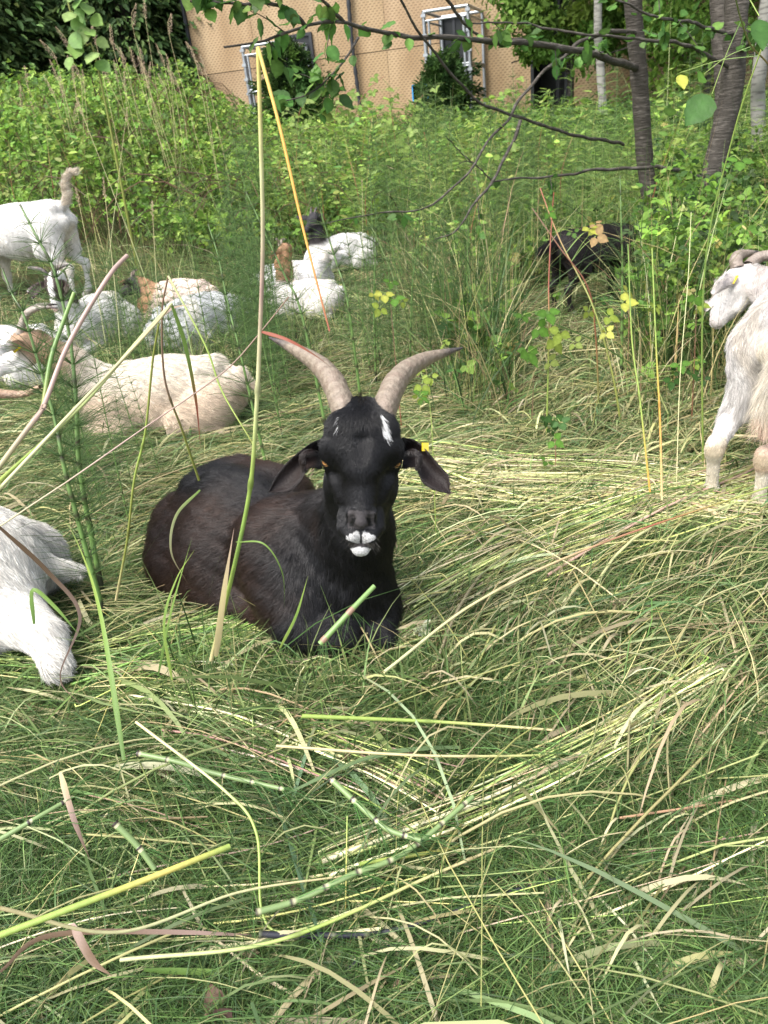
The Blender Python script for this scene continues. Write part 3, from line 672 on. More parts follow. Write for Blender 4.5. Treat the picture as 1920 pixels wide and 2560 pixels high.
def build_goats():
    black_goat()
    # cream goat, middle left
    p = W(372,985,3.32)
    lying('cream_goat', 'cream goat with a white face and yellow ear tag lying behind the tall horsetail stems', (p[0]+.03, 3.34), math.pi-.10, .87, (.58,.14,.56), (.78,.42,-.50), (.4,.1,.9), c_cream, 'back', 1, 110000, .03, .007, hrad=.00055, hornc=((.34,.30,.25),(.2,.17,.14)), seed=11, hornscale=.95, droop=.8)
    # white goat standing back left
    tail = [(-.40,0,.60),(-.46,0,.66),(-.47,0,.74),(-.52,0,.80),(-.57,0,.80)]
    p = W(28,560,5.85)
    g0 = basis((p[0], 5.85), math.pi-.25, 1.05)
    standing('white_goat', 'white goat standing at the back left with its cream tail raised', (p[0], 5.85), math.pi-.25, 1.05, g0(.52,.05,.30), g0.X*.3 - g0.Z, g0.X + g0.Z*.3, lambda P, g, f: np.where(((g.inv(P)[0] < -.42) & (g.inv(P)[2] > .61))[:,None], np.array([.60,.52,.42]), c_white()(P, g, f)), 'back', 0, 40000, .02, .011, tailp=tail, tlen=.042, tailfur=3000, hrad=.001, seed=12)
    # piebald head below it
    p = W(165,775,5.0)
    pie = lambda P, g, f: np.where(((np.abs(f.inv(P)[1]) > .022) & (f.inv(P)[0] > -.05) & (f.inv(P)[0] < .10) & (np.linalg.norm(P - f(.03,0,-.03),axis=1) < .2*f.s))[:,None], np.array([.05,.035,.03]), c_white()(P, g, f))
    lying('piebald_goat', 'white goat with dark eye patches and dark horns lying behind the horsetail, facing us', (p[0]+.12, 5.05), -math.pi/2-.25, .82, (.36,.0,.56), (.45,0,-.85), (.9,0,.45), pie, 'out', 0, 16000, .02, .010, hrad=.001, hornc=((.10,.085,.08),(.05,.045,.04)), seed=13, hornscale=.8)
    # white rump at the left edge
    p = W(-45,800,4.45)
    lying('white_goat', 'white goat lying at the left edge of the photo, only its back showing', (p[0], 4.45), math.pi+.12, .85, (.55,.1,.42), (1,0,-.5), (.4,0,1), c_white(), None, 0, 26000, .02, .009, hrad=.0009, seed=14)
    # brown-necked goat
    p = W(420,728,5.6)
    lying('brown_necked_goat', 'pinkish white goat with a brown neck and black face resting among the horsetails', (p[0]+.04, 5.6), math.pi-.25, .68, (.44,.06,.42), (.85,.3,-.55), (.5,0,.85), c_pied((.035,.03,.03),(.30,.17,.09),(.52,.41,.35)), 'stub', 0, 22000, .018, .010, hrad=.001, seed=15)
    p = W(495,800,4.95)
    lying('white_goat', 'snow white goat lying with its round rump towards the black goat', (p[0], 4.95), .95, .80, (.46,-.05,.24), (.95,0,-.35), (.3,0,.95), c_white((.56,.56,.56)), None, 0, 34000, .02, .009, hrad=.0008, seed=16)
    # trio in the middle distance
    p = W(835,675,6.5)
    lying('black_headed_goat', 'white goat with a small black head and white poll spot, farthest of the resting group', (p[0]+.05, 6.55), -math.pi*.86, .70, (.28,.0,.62), (.75,.4,-.5), (.5,.2,.85), c_pied((.02,.018,.02),(.025,.02,.02),(.54,.52,.49),.22), 'stub', 0, 18000, .018, .010, hrad=.001, droop=.15, hornc=((.03,.03,.03),(.02,.02,.02)), seed=17)
    p = W(790,690,5.95)
    lying('white_goat', 'white goat resting with its pink nose pointing right, beside the brown horned head', (p[0]-.15, 5.95), .05, .66, (.48,-.12,.50), (.95,-.15,-.35), (.3,0,.95), c_white((.54,.52,.51)), None, 0, 18000, .018, .010, hrad=.001, seed=18)
    p = W(760,745,5.3)
    lying('brown_headed_goat', 'white goat with a brown head and curled pale horns lying behind the leaning orange stem', (p[0], 5.35), math.pi*.90, .60, (.22,.0,.72), (.55,.2,-.85), (.8,0,.5), c_pied((.30,.17,.09),(.24,.14,.08),(.54,.51,.48),.24), 'out', 0, 22000, .02, .009, hrad=.0009, hornc=((.42,.34,.28),(.25,.2,.17)), seed=19, hornscale=.8)
    # black goat grazing under the trees
    g0 = basis((1.47, 4.80), .45, .74)
    standing('black_goat', 'black goat grazing in the brambles below the tree with its tail held out', (1.47, 4.80), .45, .74, g0(.55,-.1,.16), g0.X*.5 - g0.Z, g0.X + g0.Z*.5, lambda P, g, f: np.where((g.inv(P)[2] < .05)[:,None], np.array([.4,.38,.36]), np.array([.014,.011,.011])) + 0*P, 'back', 0, 40000, .02, .010, tailp=[(-.40,0,.58),(-.50,.0,.58),(-.60,.0,.55)], tlen=.05, tailfur=2000, hrad=.0009, seed=20)
    # white goat at the right edge
    pos = (1.385, 2.345); yaw = math.pi*.306; g0 = basis(pos, yaw, 1.0)
    hO = W(1816,718,2.88); hM = W(1768,800,2.84); X = unit(hM - hO); Zf = unit(np.array([-.75,.45,.35]))
    def c_right(P, g, f):
        x, y, z = g.inv(P); c = c_white((.49,.465,.445), .35, .12)(P, g, f)
        ud = (sm(.44,.38,z)*sm(-.16,-.19,x)*sm(.085,.06,np.abs(y))*sm(.17,.2,z))[:,None]; c = c*(1-ud) + np.array([.50,.25,.20])*ud
        hk = (sm(.03,.01,np.abs(z-.225))*sm(-.425,-.437,x))[:,None]*.7; c = c*(1-hk) + np.array([.28,.19,.11])*hk
        low = sm(.2,.05,z)[:,None]*.45; c = c*(1-low) + np.array([.5,.42,.3])*low
        tl = ((x < -.435)*1.0)[:,None]*.6; c = c*(1-tl) + np.array([.60,.52,.38])*tl
        nose = (np.linalg.norm(P - f(.165,0,-.035), axis=1) < .03)[:,None]; c = np.where(nose, np.array([.46,.42,.40]), c)
        return c
    standing('white_goat', 'white goat with a pink udder standing at the right edge, seen from behind', pos, yaw, 1.0, hO, X, Zf, c_right, None, 1, 130000, .026, .0065, hs=.80, hrad=.00045, tailp=[(-.42,0,.60),(-.475,0,.55),(-.50,.02,.46),(-.51,.03,.38)], tailfur=6000, udder=True, seed=21, ear_l=.125, droop=.8, legs=[(-.40,.16),(-.43,.02),(.06,.08),(.2,-.085)])
    root = [o for o in C.objects if o.get('label', '').startswith('white goat with a pink udder')][0]; f = Frame(hO, X, Zf, .80)
    for path in ([W(1842,672,2.88), W(1838,650,2.9), W(1850,637,2.95), W(1895,630,3.0)], [W(1868,668,2.9), W(1880,655,2.92), W(1905,640,2.93), W(1950,640,2.9), W(1990,665,2.85)]):
        V, F, cc = horn_mesh(path, np.array([.024,.022,.019,.013,.005]), 1.2, f.Y, (.30,.25,.21), (.15,.12,.10), n=60, sides=14)
        put(root, V, F, cc, 'horn', MHORN)
    # white goat in the left foreground
    yaw = math.pi-.62; rc = W(-55,1425,1.86); pos = (float(rc[0])-.31*.81, 1.86+.31*.58); g0 = basis(pos, yaw, 1.0)
    root, g, f = lying('white_goat', 'big white goat lying in the left foreground with its rump towards the black goat', pos, yaw, 1.0, (.60,.05,.58), (.95,.15,-.35), (.35,0,.95), lambda P, g, f: np.array([.57,.545,.50])*(1-.04*wob(P[:,0]*8,P[:,1]*8)[:,None]), None, 0, 130000, .03, .0065, hrad=.0005, seed=22, eyes=True, tail=False, extra=lambda b: (b(W(-45,1420,1.84), W(-60,1500,1.74), .165, .16, .05), b(W(20,1530,1.68), W(112,1590,1.58), .08, .042, .05), b(W(112,1590,1.58), W(140,1660,1.50), .042, .034, .02), b(W(40,1400,1.84), W(188,1424,1.88), .04, .016, .03)))
    base = f(-.06,-.03,.01)
    V, F, cc = horn_mesh([base, base + np.array([.10,.0,.06]), (base + W(60,985,2.5))/2 + np.array([0,0,.05]), W(30,985,2.5), W(100,966,2.47)], np.array([.024,.023,.021,.018,.006]), 1.25, f.Y, (.42,.27,.18), (.25,.15,.10), n=60, sides=14, tipc=(.3,.2,.13))
    put(root, V, F, cc, 'horn', MHORN)
# ================================================================= setting
def ground():
    r = np.concatenate([np.linspace(-1.5, 8, 191), np.linspace(8.1, 30, 90), np.linspace(31, 130, 60)])
    xx = np.concatenate([-np.linspace(120, 12.5, 50), np.linspace(-12, 12, 260), np.linspace(12.5, 120, 50)])
    X, Y = np.meshgrid(xx, r, indexing='ij'); n, m_ = X.shape
    V = np.stack([X, Y, T(X, Y)], -1).reshape(-1, 3); i = np.arange(n-1)[:,None]*m_ + np.arange(m_-1)[None]
    F = np.stack([i, i+m_, i+m_+1, i+1], -1).reshape(-1, 4)
    mt = M('soil_and_litter', .95, 0, .1, base=(.050,.055,.022), mix=((.16,.13,.07), 14, .6, (1,1,1)), bump=(40, 1.0, (1,1,1)))
    o = obj('ground', mesh('ground', V, F), mt); tag(o, kind='structure')
WU = np.array([math.cos(R_(20)), -math.sin(R_(20)), 0.0]); WN = np.array([-math.sin(R_(20)), -math.cos(R_(20)), 0.0])
WP = W(1050, 300, 15.0); WP = np.array([WP[0], WP[1], 0.0])
def wallpt(px, py, off=0.0):
    d = ray(px, py); t = ((WP + WN*off - CAMP) @ WN) / (d @ WN); p = CAMP + d*t; return float((p - WP) @ WU), float(p[2])
def wmat():
    mt = bpy.data.materials.new('mesh_covered_plywood'); mt.use_nodes = True; n = mt.node_tree.nodes; l = mt.node_tree.links; p = n['Principled BSDF']
    tc = n.new('ShaderNodeTexCoord'); sp = n.new('ShaderNodeSeparateXYZ'); l.new(tc.outputs['Object'], sp.inputs[0])
    def mth(op, a, b=None, c=None):
        q = n.new('ShaderNodeMath'); q.operation = op
        for i, v in enumerate((a, b, c)):
            if v is None: continue
            if isinstance(v, (int, float)): q.inputs[i].default_value = v
            else: l.new(v, q.inputs[i])
        return q.outputs[0]
    A, Bz = .074, .036
    row = mth('FLOOR', mth('DIVIDE', sp.outputs['Z'], Bz)); off = mth('MULTIPLY', row, .5)
    fx = mth('FRACT', mth('ADD', mth('DIVIDE', sp.outputs['X'], A), off)); fz = mth('FRACT', mth('DIVIDE', sp.outputs['Z'], Bz))
    dash = mth('MULTIPLY', mth('LESS_THAN', fx, .55), mth('LESS_THAN', mth('ABSOLUTE', mth('SUBTRACT', fz, mth('MULTIPLY', fx, .5))), .36))
    nz = n.new('ShaderNodeTexNoise'); nz.inputs['Scale'].default_value = 1.6; nz.inputs['Detail'].default_value = 6; mp = n.new('ShaderNodeMapping'); mp.inputs['Scale'].default_value = (1.4, 1, .45)
    l.new(tc.outputs['Object'], mp.inputs[0]); l.new(mp.outputs[0], nz.inputs['Vector'])
    rp = n.new('ShaderNodeValToRGB'); e = rp.color_ramp.elements; e[0].position = .35; e[0].color = (.29,.19,.095,1); e[1].position = .68; e[1].color = (.45,.325,.185,1)
    l.new(nz.outputs[0], rp.inputs[0])
    at = n.new('ShaderNodeAttribute'); at.attribute_name = 'Col'
    m1 = n.new('ShaderNodeMix'); m1.data_type = 'RGBA'; m1.blend_type = 'MULTIPLY'; m1.inputs['Factor'].default_value = 1; l.new(rp.outputs[0], m1.inputs['A']); l.new(at.outputs['Color'], m1.inputs['B'])
    mx = n.new('ShaderNodeMix'); mx.data_type = 'RGBA'; mx.inputs['B'].default_value = (.13,.085,.05,1)
    l.new(mth('MULTIPLY', dash, .62), mx.inputs['Factor']); l.new(m1.outputs['Result'], mx.inputs['A']); l.new(mx.outputs['Result'], p.inputs['Base Color'])
    b = n.new('ShaderNodeBump'); b.inputs['Strength'].default_value = .5; b.inputs['Distance'].default_value = .01; b.invert = True; l.new(dash, b.inputs['Height']); l.new(b.outputs[0], p.inputs['Normal'])
    p.inputs['Roughness'].default_value = .7; return mt
def bx(x0, x1, y0, y1, z0, z1, c=(1,1,1)):
    V = np.array([[x,y,z] for x in (x0,x1) for y in (y0,y1) for z in (z0,z1)], float)
    F = np.array([[0,1,3,2],[4,6,7,5],[0,4,5,1],[2,3,7,6],[0,2,6,4],[1,5,7,3]]); return V, F, np.tile(np.array(c, float), (8,1))
def part_box(name, root, boxes, mat, label=None):
    V, F, c = join(boxes); o = obj(name, mesh(name, V, F, c, smooth=False), mat, root); return tag(o, label) if label else o
def building():
    root = empty('building', (float(WP[0]), float(WP[1]), 0), -R_(20)); tag(root, 'plywood walled building covered in wire mesh behind the thicket', 'building')
    # local axes: x along the wall, -y out of the wall
    uL = wallpt(470, 60)[0]; uD0 = wallpt(1335, 180)[0]; uD1 = wallpt(1412, 180)[0]; TOP = 7.6; Z0 = .35
    part_box('wall', root, [bx(uL, uD0, .03, .25, Z0, TOP, (.3,.3,.3)), bx(uD1, uD1+9, .03, .25, Z0, TOP, (.3,.3,.3)), bx(uD0, uD1, .03, .25, 3.4, TOP, (.3,.3,.3))], MDPOST)
    part_box('side_wall', root, [bx(uL-.02, uL+.16, .255, 6, Z0, TOP)], MDPOST)
    wm = wmat(); r = rg(3); u = uL; zb = wallpt(790,150)[1]
    while u < uD1 + 9:
        w_ = 1.22; u1 = min(u + w_, uD1 + 9); segs = []
        if u < uD0 - .05: segs.append((u, min(u1, uD0)))
        if u1 > uD1 + .05: segs.append((max(u, uD1), u1))
        for (a, b) in segs:
            for (z0, z1) in ((Z0, zb-.006), (zb+.006, zb+2.43), (zb+2.442, TOP)):
                t = r.uniform(.86, 1.12); part_box('wall_panel', root, [bx(a+.003, b-.003, 0, .03, z0, z1, (t, t*r.uniform(.97,1.03), t*r.uniform(.94,1.04)))], wm)
        u = u1
    part_box('roof', root, [bx(uL-.3, uD1+9.3, -.06, 6.3, TOP+.003, TOP+.25)], MDPOST)
    part_box('doorway', root, [bx(uD0, uD1, .9, .95, Z0, 3.4), bx(uD0-.05, uD0, -.04, .9, Z0, 3.45), bx(uD1, uD1+.05, -.04, .9, Z0, 3.45), bx(uD0+.3, uD0+.36, .5, .56, Z0, 3.4), bx(uD0+.003, uD1-.003, .5, .55, 1.7, 1.76)], MDARK)
    # dark pole with chain in front of the wall, corner edge trim
    u0, z0 = wallpt(871, 0, .1); u1, z1 = wallpt(904, 324, .1)
    um = (u0+u1)/2; zz = np.linspace(Z0, TOP, 130); P = np.stack([um + .02*np.sin(zz*2), np.full(130, -.08), zz], 1)[None]
    v, f, c = tubes(P, (.030 + .010*(np.sin(zz*38) > .1))[None], np.array([[1,1,1.]]), 8); obj('downpipe', mesh('downpipe', v, f, c), MDPOST, root)
    part_box('corner_trim', root, [bx(uL-.05, uL-.003, -.05, .3, Z0, TOP)], MDPOST)
    # unlit windows behind the cages
    for (pa, pb, pt, pbm) in ((700, 775, 100, 300), (1105, 1165, 50, 200)):
        ua, zt = wallpt(pa, pt); ub, _ = wallpt(pb, pt); _, zl = wallpt(pa, pbm)
        fr = [bx(ua, ub, -.028, -.003, zl, zt)]; o = part_box('window', root, fr, MDARK)
        part_box('window_frame', o, [bx(ua-.05, ua-.001, -.05, -.003, zl-.05, zt+.05), bx(ub+.001, ub+.05, -.05, -.003, zl-.05, zt+.05), bx(ua-.001, ub+.001, -.05, -.003, zt+.001, zt+.05), bx(ua-.001, ub+.001, -.05, -.003, zl-.05, zl-.001), bx((ua+ub)/2-.02, (ua+ub)/2+.02, -.045, -.03, zl, zt)], MDPOST)
    return root
def pipe_cage(pa, pb, ptop, dep, label):
    """box frame of doubled galvanised pipes standing against the wall; front face spans pixels pa..pb"""
    ua, zt = wallpt(pa, ptop, dep); ub, _ = wallpt(pb, ptop, dep)
    loc = WP + WU*ua + WN*dep; zg = float(T(loc[0], loc[1])) - .05
    root = empty('pipe_cage', (float(loc[0]), float(loc[1]), zg), -R_(20)); tag(root, label, 'cage', 'pipe cages against the wall')
    Wd, H, Dp = ub - ua, zt - zg, dep - .06
    def pipe(a, b, rr=.026, nm='pipe'):
        P = np.linspace(a, b, 3)[None]; v, f, c = tubes(P, np.full((1,3), rr), np.array([[1,1,1.]]), 10); obj(nm, mesh(nm, v, f, c), MPIPE, root)
    for x in (0, Wd):
        for y in (0, Dp):
            pipe((x,y,0), (x,y,H), nm='post')
    g = .075
    for x, y in ((g,0),(Wd-g,0),(Wd,g),(0,g)): pipe((x,y,0),(x,y,H-.12), .02, 'post')
    for z in (H, H-.12, H*.55, H*.53-.0, H*.3, .25):
        for a, b in (((0,0),(Wd,0)), ((Wd,0),(Wd,Dp)), ((0,0),(0,Dp))):
            pipe((*a,z),(*b,z), .024 if z == H else .016, 'rail')
    pipe((0,Dp,H),(Wd,Dp,H),.024,'rail')
    # bolts/clamps
    for x in (0, Wd):
        for z in np.linspace(.3, H-.05, 6): V, F, c = bx(x-.035, x+.035, -.035, .035, z-.02, z+.02); obj('clamp', mesh('clamp', V, F, c, smooth=False), MPIPE, root)
    return root, Wd, H, Dp
def crown(r, cen, rad, n, size, cols, wts, droop=0., clumps=60, shell=.55, var=.2, tm=T_FAR, outward=.5):
    """leaf clumps through an uneven volume"""
    cc = rvec(r, clumps) * (r.uniform(shell, 1.0, (clumps, 1)) ** .6) * np.array(rad) + cen
    cs = r.uniform(.16, .34, clumps) * np.mean(rad)
    k = r.integers(0, clumps, n); off = rvec(r, n) * (r.random((n,1)) ** .5)
    P = cc[k] + off * cs[k][:,None] * np.array([1.2,1.2,.75])
    base = pal(r, clumps, cols, wts, var); col = base[k] * np.exp(r.normal(0, .18, (n,1)))
    nr = unit(rvec(r, n) + np.array([0,0,.9]) + unit(P - cen) * outward); fw = unit(rvec(r, n) + np.array([0,0,-droop]))
    return leaves(P, fw, nr, size * r.uniform(.6, 1.3, n), col, r.uniform(.8, 1.2, n), tm)
def limb(pts, r0, r1, n=24, sides=10, rough=.06, seed=0):
    P = smooth_path(pts, n); rr = np.linspace(r0, r1, n) * (1 + rough*np.sin(np.arange(n)*1.7+seed) + rough*.6*np.sin(np.arange(n)*4.1))
    return tubes(P[None], rr[None], np.array([[1,1,1.]]), sides)
def far_tree(loc, H, R, seed, label, cols, wts, lsize, n, name='tree', bare=.25, group=None, trunkr=.14, conical=False, bark=None):
    r = rg(seed); z = float(T(*loc)); root = empty(name, (loc[0], loc[1], z)); tag(root, label, 'tree', group)
    v, f, c = limb([(0,0,-.1),(.05,.03,H*.35),(-.04,.05,H*.65),(0,0,H*.95)], trunkr, trunkr*.25, 20, 10); parts = [(v,f,c)]
    for i in range(9):
        a = r.uniform(0, 6.28); z0 = H*r.uniform(bare, .8); l = R*r.uniform(.5,.9)
        parts.append(limb([(0,0,z0),(math.cos(a)*l*.5, math.sin(a)*l*.5, z0+l*.3),(math.cos(a)*l, math.sin(a)*l, z0+l*.25)], trunkr*.35, .01, 8, 6))
    V, F, c = join(parts); obj('trunk', mesh('trunk', V, F, c), bark or MBARK, root)
    if conical:
        k = 26; cen = []; 
        ls = []
        for i in range(k):
            t = i / k; rr = R * (1-t) ** .8; nn = max(60, int(n * (1-t) * 2 / k)); a = r.uniform(0, 6.28, nn); q = rr * np.sqrt(r.random(nn)) ** .6
            P = np.stack([np.cos(a)*q, np.sin(a)*q, H*(.04 + .96*t) - q*.28 + r.normal(0, .08, nn)], 1); lump = wob(a*3 + i, q*2 + i*3)
            P[:,:2] *= (1 + .18*lump)[:,None]
            fw = unit(np.stack([np.cos(a), np.sin(a), np.full(nn, -.45)], 1) + rvec(r, nn)*.5)
            ls.append(leaves(P, fw, unit(np.array([0,0,1.]) + rvec(r, nn)*.6), lsize*r.uniform(.6,1.4,nn), pal(r, nn, cols, wts, .3) * (1+.3*lump)[:,None], .7))
        V, F, c = join(ls)
    else:
        V, F, c = crown(r, np.array([0,0,H*(bare+1)/2]), (R, R, H*(1-bare)/2), n, lsize, cols, wts, .3)
    obj('crown', mesh('crown', V, F, c, smooth=False), MFAR, root)
    return root
GREEN_D = [(.05,.090,.032),(.085,.140,.045),(.13,.20,.06)]; GREEN_M = [(.07,.14,.025),(.12,.22,.04),(.18,.30,.055)]; GREEN_B = [(.15,.26,.04),(.23,.36,.06),(.32,.43,.09)]
def background():
    for i, (x, y, H, R) in enumerate([(-3.9,17.5,9,2.1),(-6.6,16.5,10,2.4),(-9.3,18,11,2.6),(-5.3,21,12,2.8),(-12.4,19,11,2.8)]):
        lb = ['dark green evergreen tree nearest the building corner, top left', 'second dark evergreen tree from the building corner', 'third dark evergreen tree from the building corner, near the left edge', 'tallest dark evergreen tree behind the others at the top left', 'dark evergreen tree furthest left beyond the bramble thicket'][i]
        far_tree((x,y), H, R, 40+i, lb, GREEN_D, [4,3,1.2], .17, 26000, 'evergreen_tree', .02, None, .2, True)
    for i, (x, y, H, R, b) in enumerate([(3.3,12.4,4.4,1.15,.16),(4.9,11.5,5.5,1.6,.05),(7.6,12.5,6,2.2,.03),(6.3,14.3,6,2.2,.03)]):
        lb = ['leafy green tree overhanging the dark doorway', 'bright green tree behind the twin trunks on the right', 'rightmost leafy tree far behind the white goat', 'leafy tree farthest back on the right'][i]
        far_tree((x,y), H, R, 60+i, lb, GREEN_M+GREEN_B[1:2], [3,4,2,1.5], .085, 20000, 'leafy_tree', b, None, .05)
    r = rg(9); n = 34000; a = r.uniform(-1.0, 1.0, n); d = r.uniform(27, 34, n); X = np.sin(a)*d; Y = np.cos(a)*d; hgt = r.random(n)**.7 * (8 + 2.5*wob(X*.3, Y*.3))
    P = np.stack([X, Y, T(X,Y) + hgt], 1); lump = wob(X*.8, hgt*1.1)
    V, F, c = leaves(P, rvec(r,n), unit(rvec(r,n) + np.array([0,-.6,.8])), .55*r.uniform(.6,1.3,n), pal(r,n,GREEN_D+GREEN_M[:1],[3,3,2,1],.25)*(1+.35*lump)[:,None])
    o = obj('woods', mesh('woods', V, F, c, smooth=False), MFAR); tag(o, 'dark woods closing off the far background', 'woods', kind='stuff')
def climbing_shrub(pxl, pxr, ptop, pbot, y, seed, label, off):
    a = W(pxl, ptop, y); b = W(pxr, ptop, y); cx = (a[0]+b[0])/2; cy = (a[1]+b[1])/2; H = a[2] - float(T(cx, cy)); Rr = (b[0]-a[0])/2
    r = rg(seed); root = empty('conifer_shrub', (cx, cy, float(T(cx,cy)))); tag(root, label, 'shrub')
    v, f, c = limb([(0,0,-.1),(.03,.02,H*.5),(0,0,H*.9)], .035, .01, 12, 8)
    br = [(v,f,c)]
    for i in range(14):
        aa = r.uniform(0,6.28); z0 = H*r.uniform(.1,.8); br.append(limb([(0,0,z0),(math.cos(aa)*Rr*.7, math.sin(aa)*Rr*.7, z0+.2)], .012, .004, 5, 5))
    V, F, c = join(br); obj('stem', mesh('stem', V, F, c), MBARK, root)
    n = 15000; t = r.random(n); t = t**1.15; rad = Rr*(1.15*(1-t)**.55+.12)*(1+.25*wob(t*9, t*5+seed)); aa = r.uniform(0,6.28,n); q = rad*r.random(n)**.45
    k = (np.floor(aa*2.2)+np.floor(t*11)*7).astype(int) % 60; jit = r.normal(0, .10, (60,2))
    P = np.stack([np.cos(aa)*q+jit[k,0], np.sin(aa)*q+jit[k,1], t*H + r.normal(0,.05,n)], 1)
    cols = pal(r, 60, [(.028,.062,.018),(.05,.10,.025),(.09,.16,.035)], [3,3,1.5], .2)[k]*np.exp(r.normal(0,.15,(n,1)))
    V, F, c = leaves(P, unit(np.stack([np.cos(aa), np.sin(aa), r.uniform(-.6,.9,n)],1)), unit(rvec(r,n)+np.array([0,-.3,.6])), .075*r.uniform(.6,1.4,n), cols, .55)
    obj('foliage', mesh('foliage', V, F, c, smooth=False), MFAR, root)
# ================================================================= trees on the right
def px_path(pts): return [W(a, b, y) for a, b, y in pts]
def twig_leaves(r, P, n, size, cols, wts, hang=.4, spread=.05):
    k = r.integers(int(len(P)*.15), len(P), n); p = P[k] + rvec(r, n)*spread*r.random((n,1))
    t = unit(np.gradient(P, axis=0))[k]; fw = unit(t*.5 + rvec(r, n)*.8 + np.array([0,0,-hang])); nr = unit(rvec(r,n)*.8 + np.array([0,0,1]))
    return leaves(p, fw, nr, size*r.uniform(.6,1.25,n), pal(r,n,cols,wts,.15), r.uniform(.85,1.15,n), T_NEAR)
def near_tree(name, label, trunks, branches, seed, leafcols, upper):
    r = rg(seed); base = px_path(trunks[0][0])[0]; o = np.array([base[0], base[1], float(T(base[0], base[1]))])
    root = empty(name, tuple(o)); tag(root, label, 'tree')
    for pts, r0, r1 in trunks:
        P = px_path(pts); P[0] = P[0].copy(); P = [np.array([P[0][0], P[0][1], o[2]-.1])] + P
        d = P[-1] - P[-2]; P.append(P[-1] + unit(d)*1.6 + np.array([0,0,.2]))
        v, f, c = limb([p - o for p in P], r0, r1, 60, 16, .035, seed); obj('trunk', mesh('trunk', v, f, c), MBARK, root)
    lv = []
    for pts, r0, r1, nl, ls in branches:
        P = px_path(pts); S = smooth_path(P, 40); S = S + np.stack([wob(S[:,0]*9+i, S[:,2]*9+i*3)*.010 for i in range(3)], 1)
        v, f, c = limb([q - o for q in S], r0, r1, 44, 7, .10, seed); obj('branch', mesh('branch', v, f, c), MBARK, root)
        # side twigs
        tw = []
        for j in range(max(1, int(nl/14))):
            i = r.integers(8, 38); q = S[i]; l = r.uniform(.08,.28); dr = unit(rvec(r,1)[0] + np.array([0,0,-.2])); tw.append(limb([q-o, q-o+dr*l*.5+[0,0,.01], q-o+dr*l], .0028, .001, 6, 4))
            if nl: lv.append(twig_leaves(r, np.linspace(q, q+dr*l, 8), 7, ls, leafcols, [3,3,1.5], .5, .02))
        for V, F, c in tw: obj('twig', mesh('twig', V, F, c), MBARK, root)
        if nl: lv.append(twig_leaves(r, S, nl//2, ls, leafcols, [3,3,1.5]))
    if upper is not None:     # crown overhead, mostly above the picture
        cen, rad, n = upper; lv.append(crown(r, np.array(cen), rad, n, .07, leafcols, [3,3,1.5], .5, 50, .4, .15, T_NEAR))
    V, F, c = join([(v - o, f, c) for v, f, c in lv]); obj('crown', mesh('crown', V, F, c), ML, root)
    return root
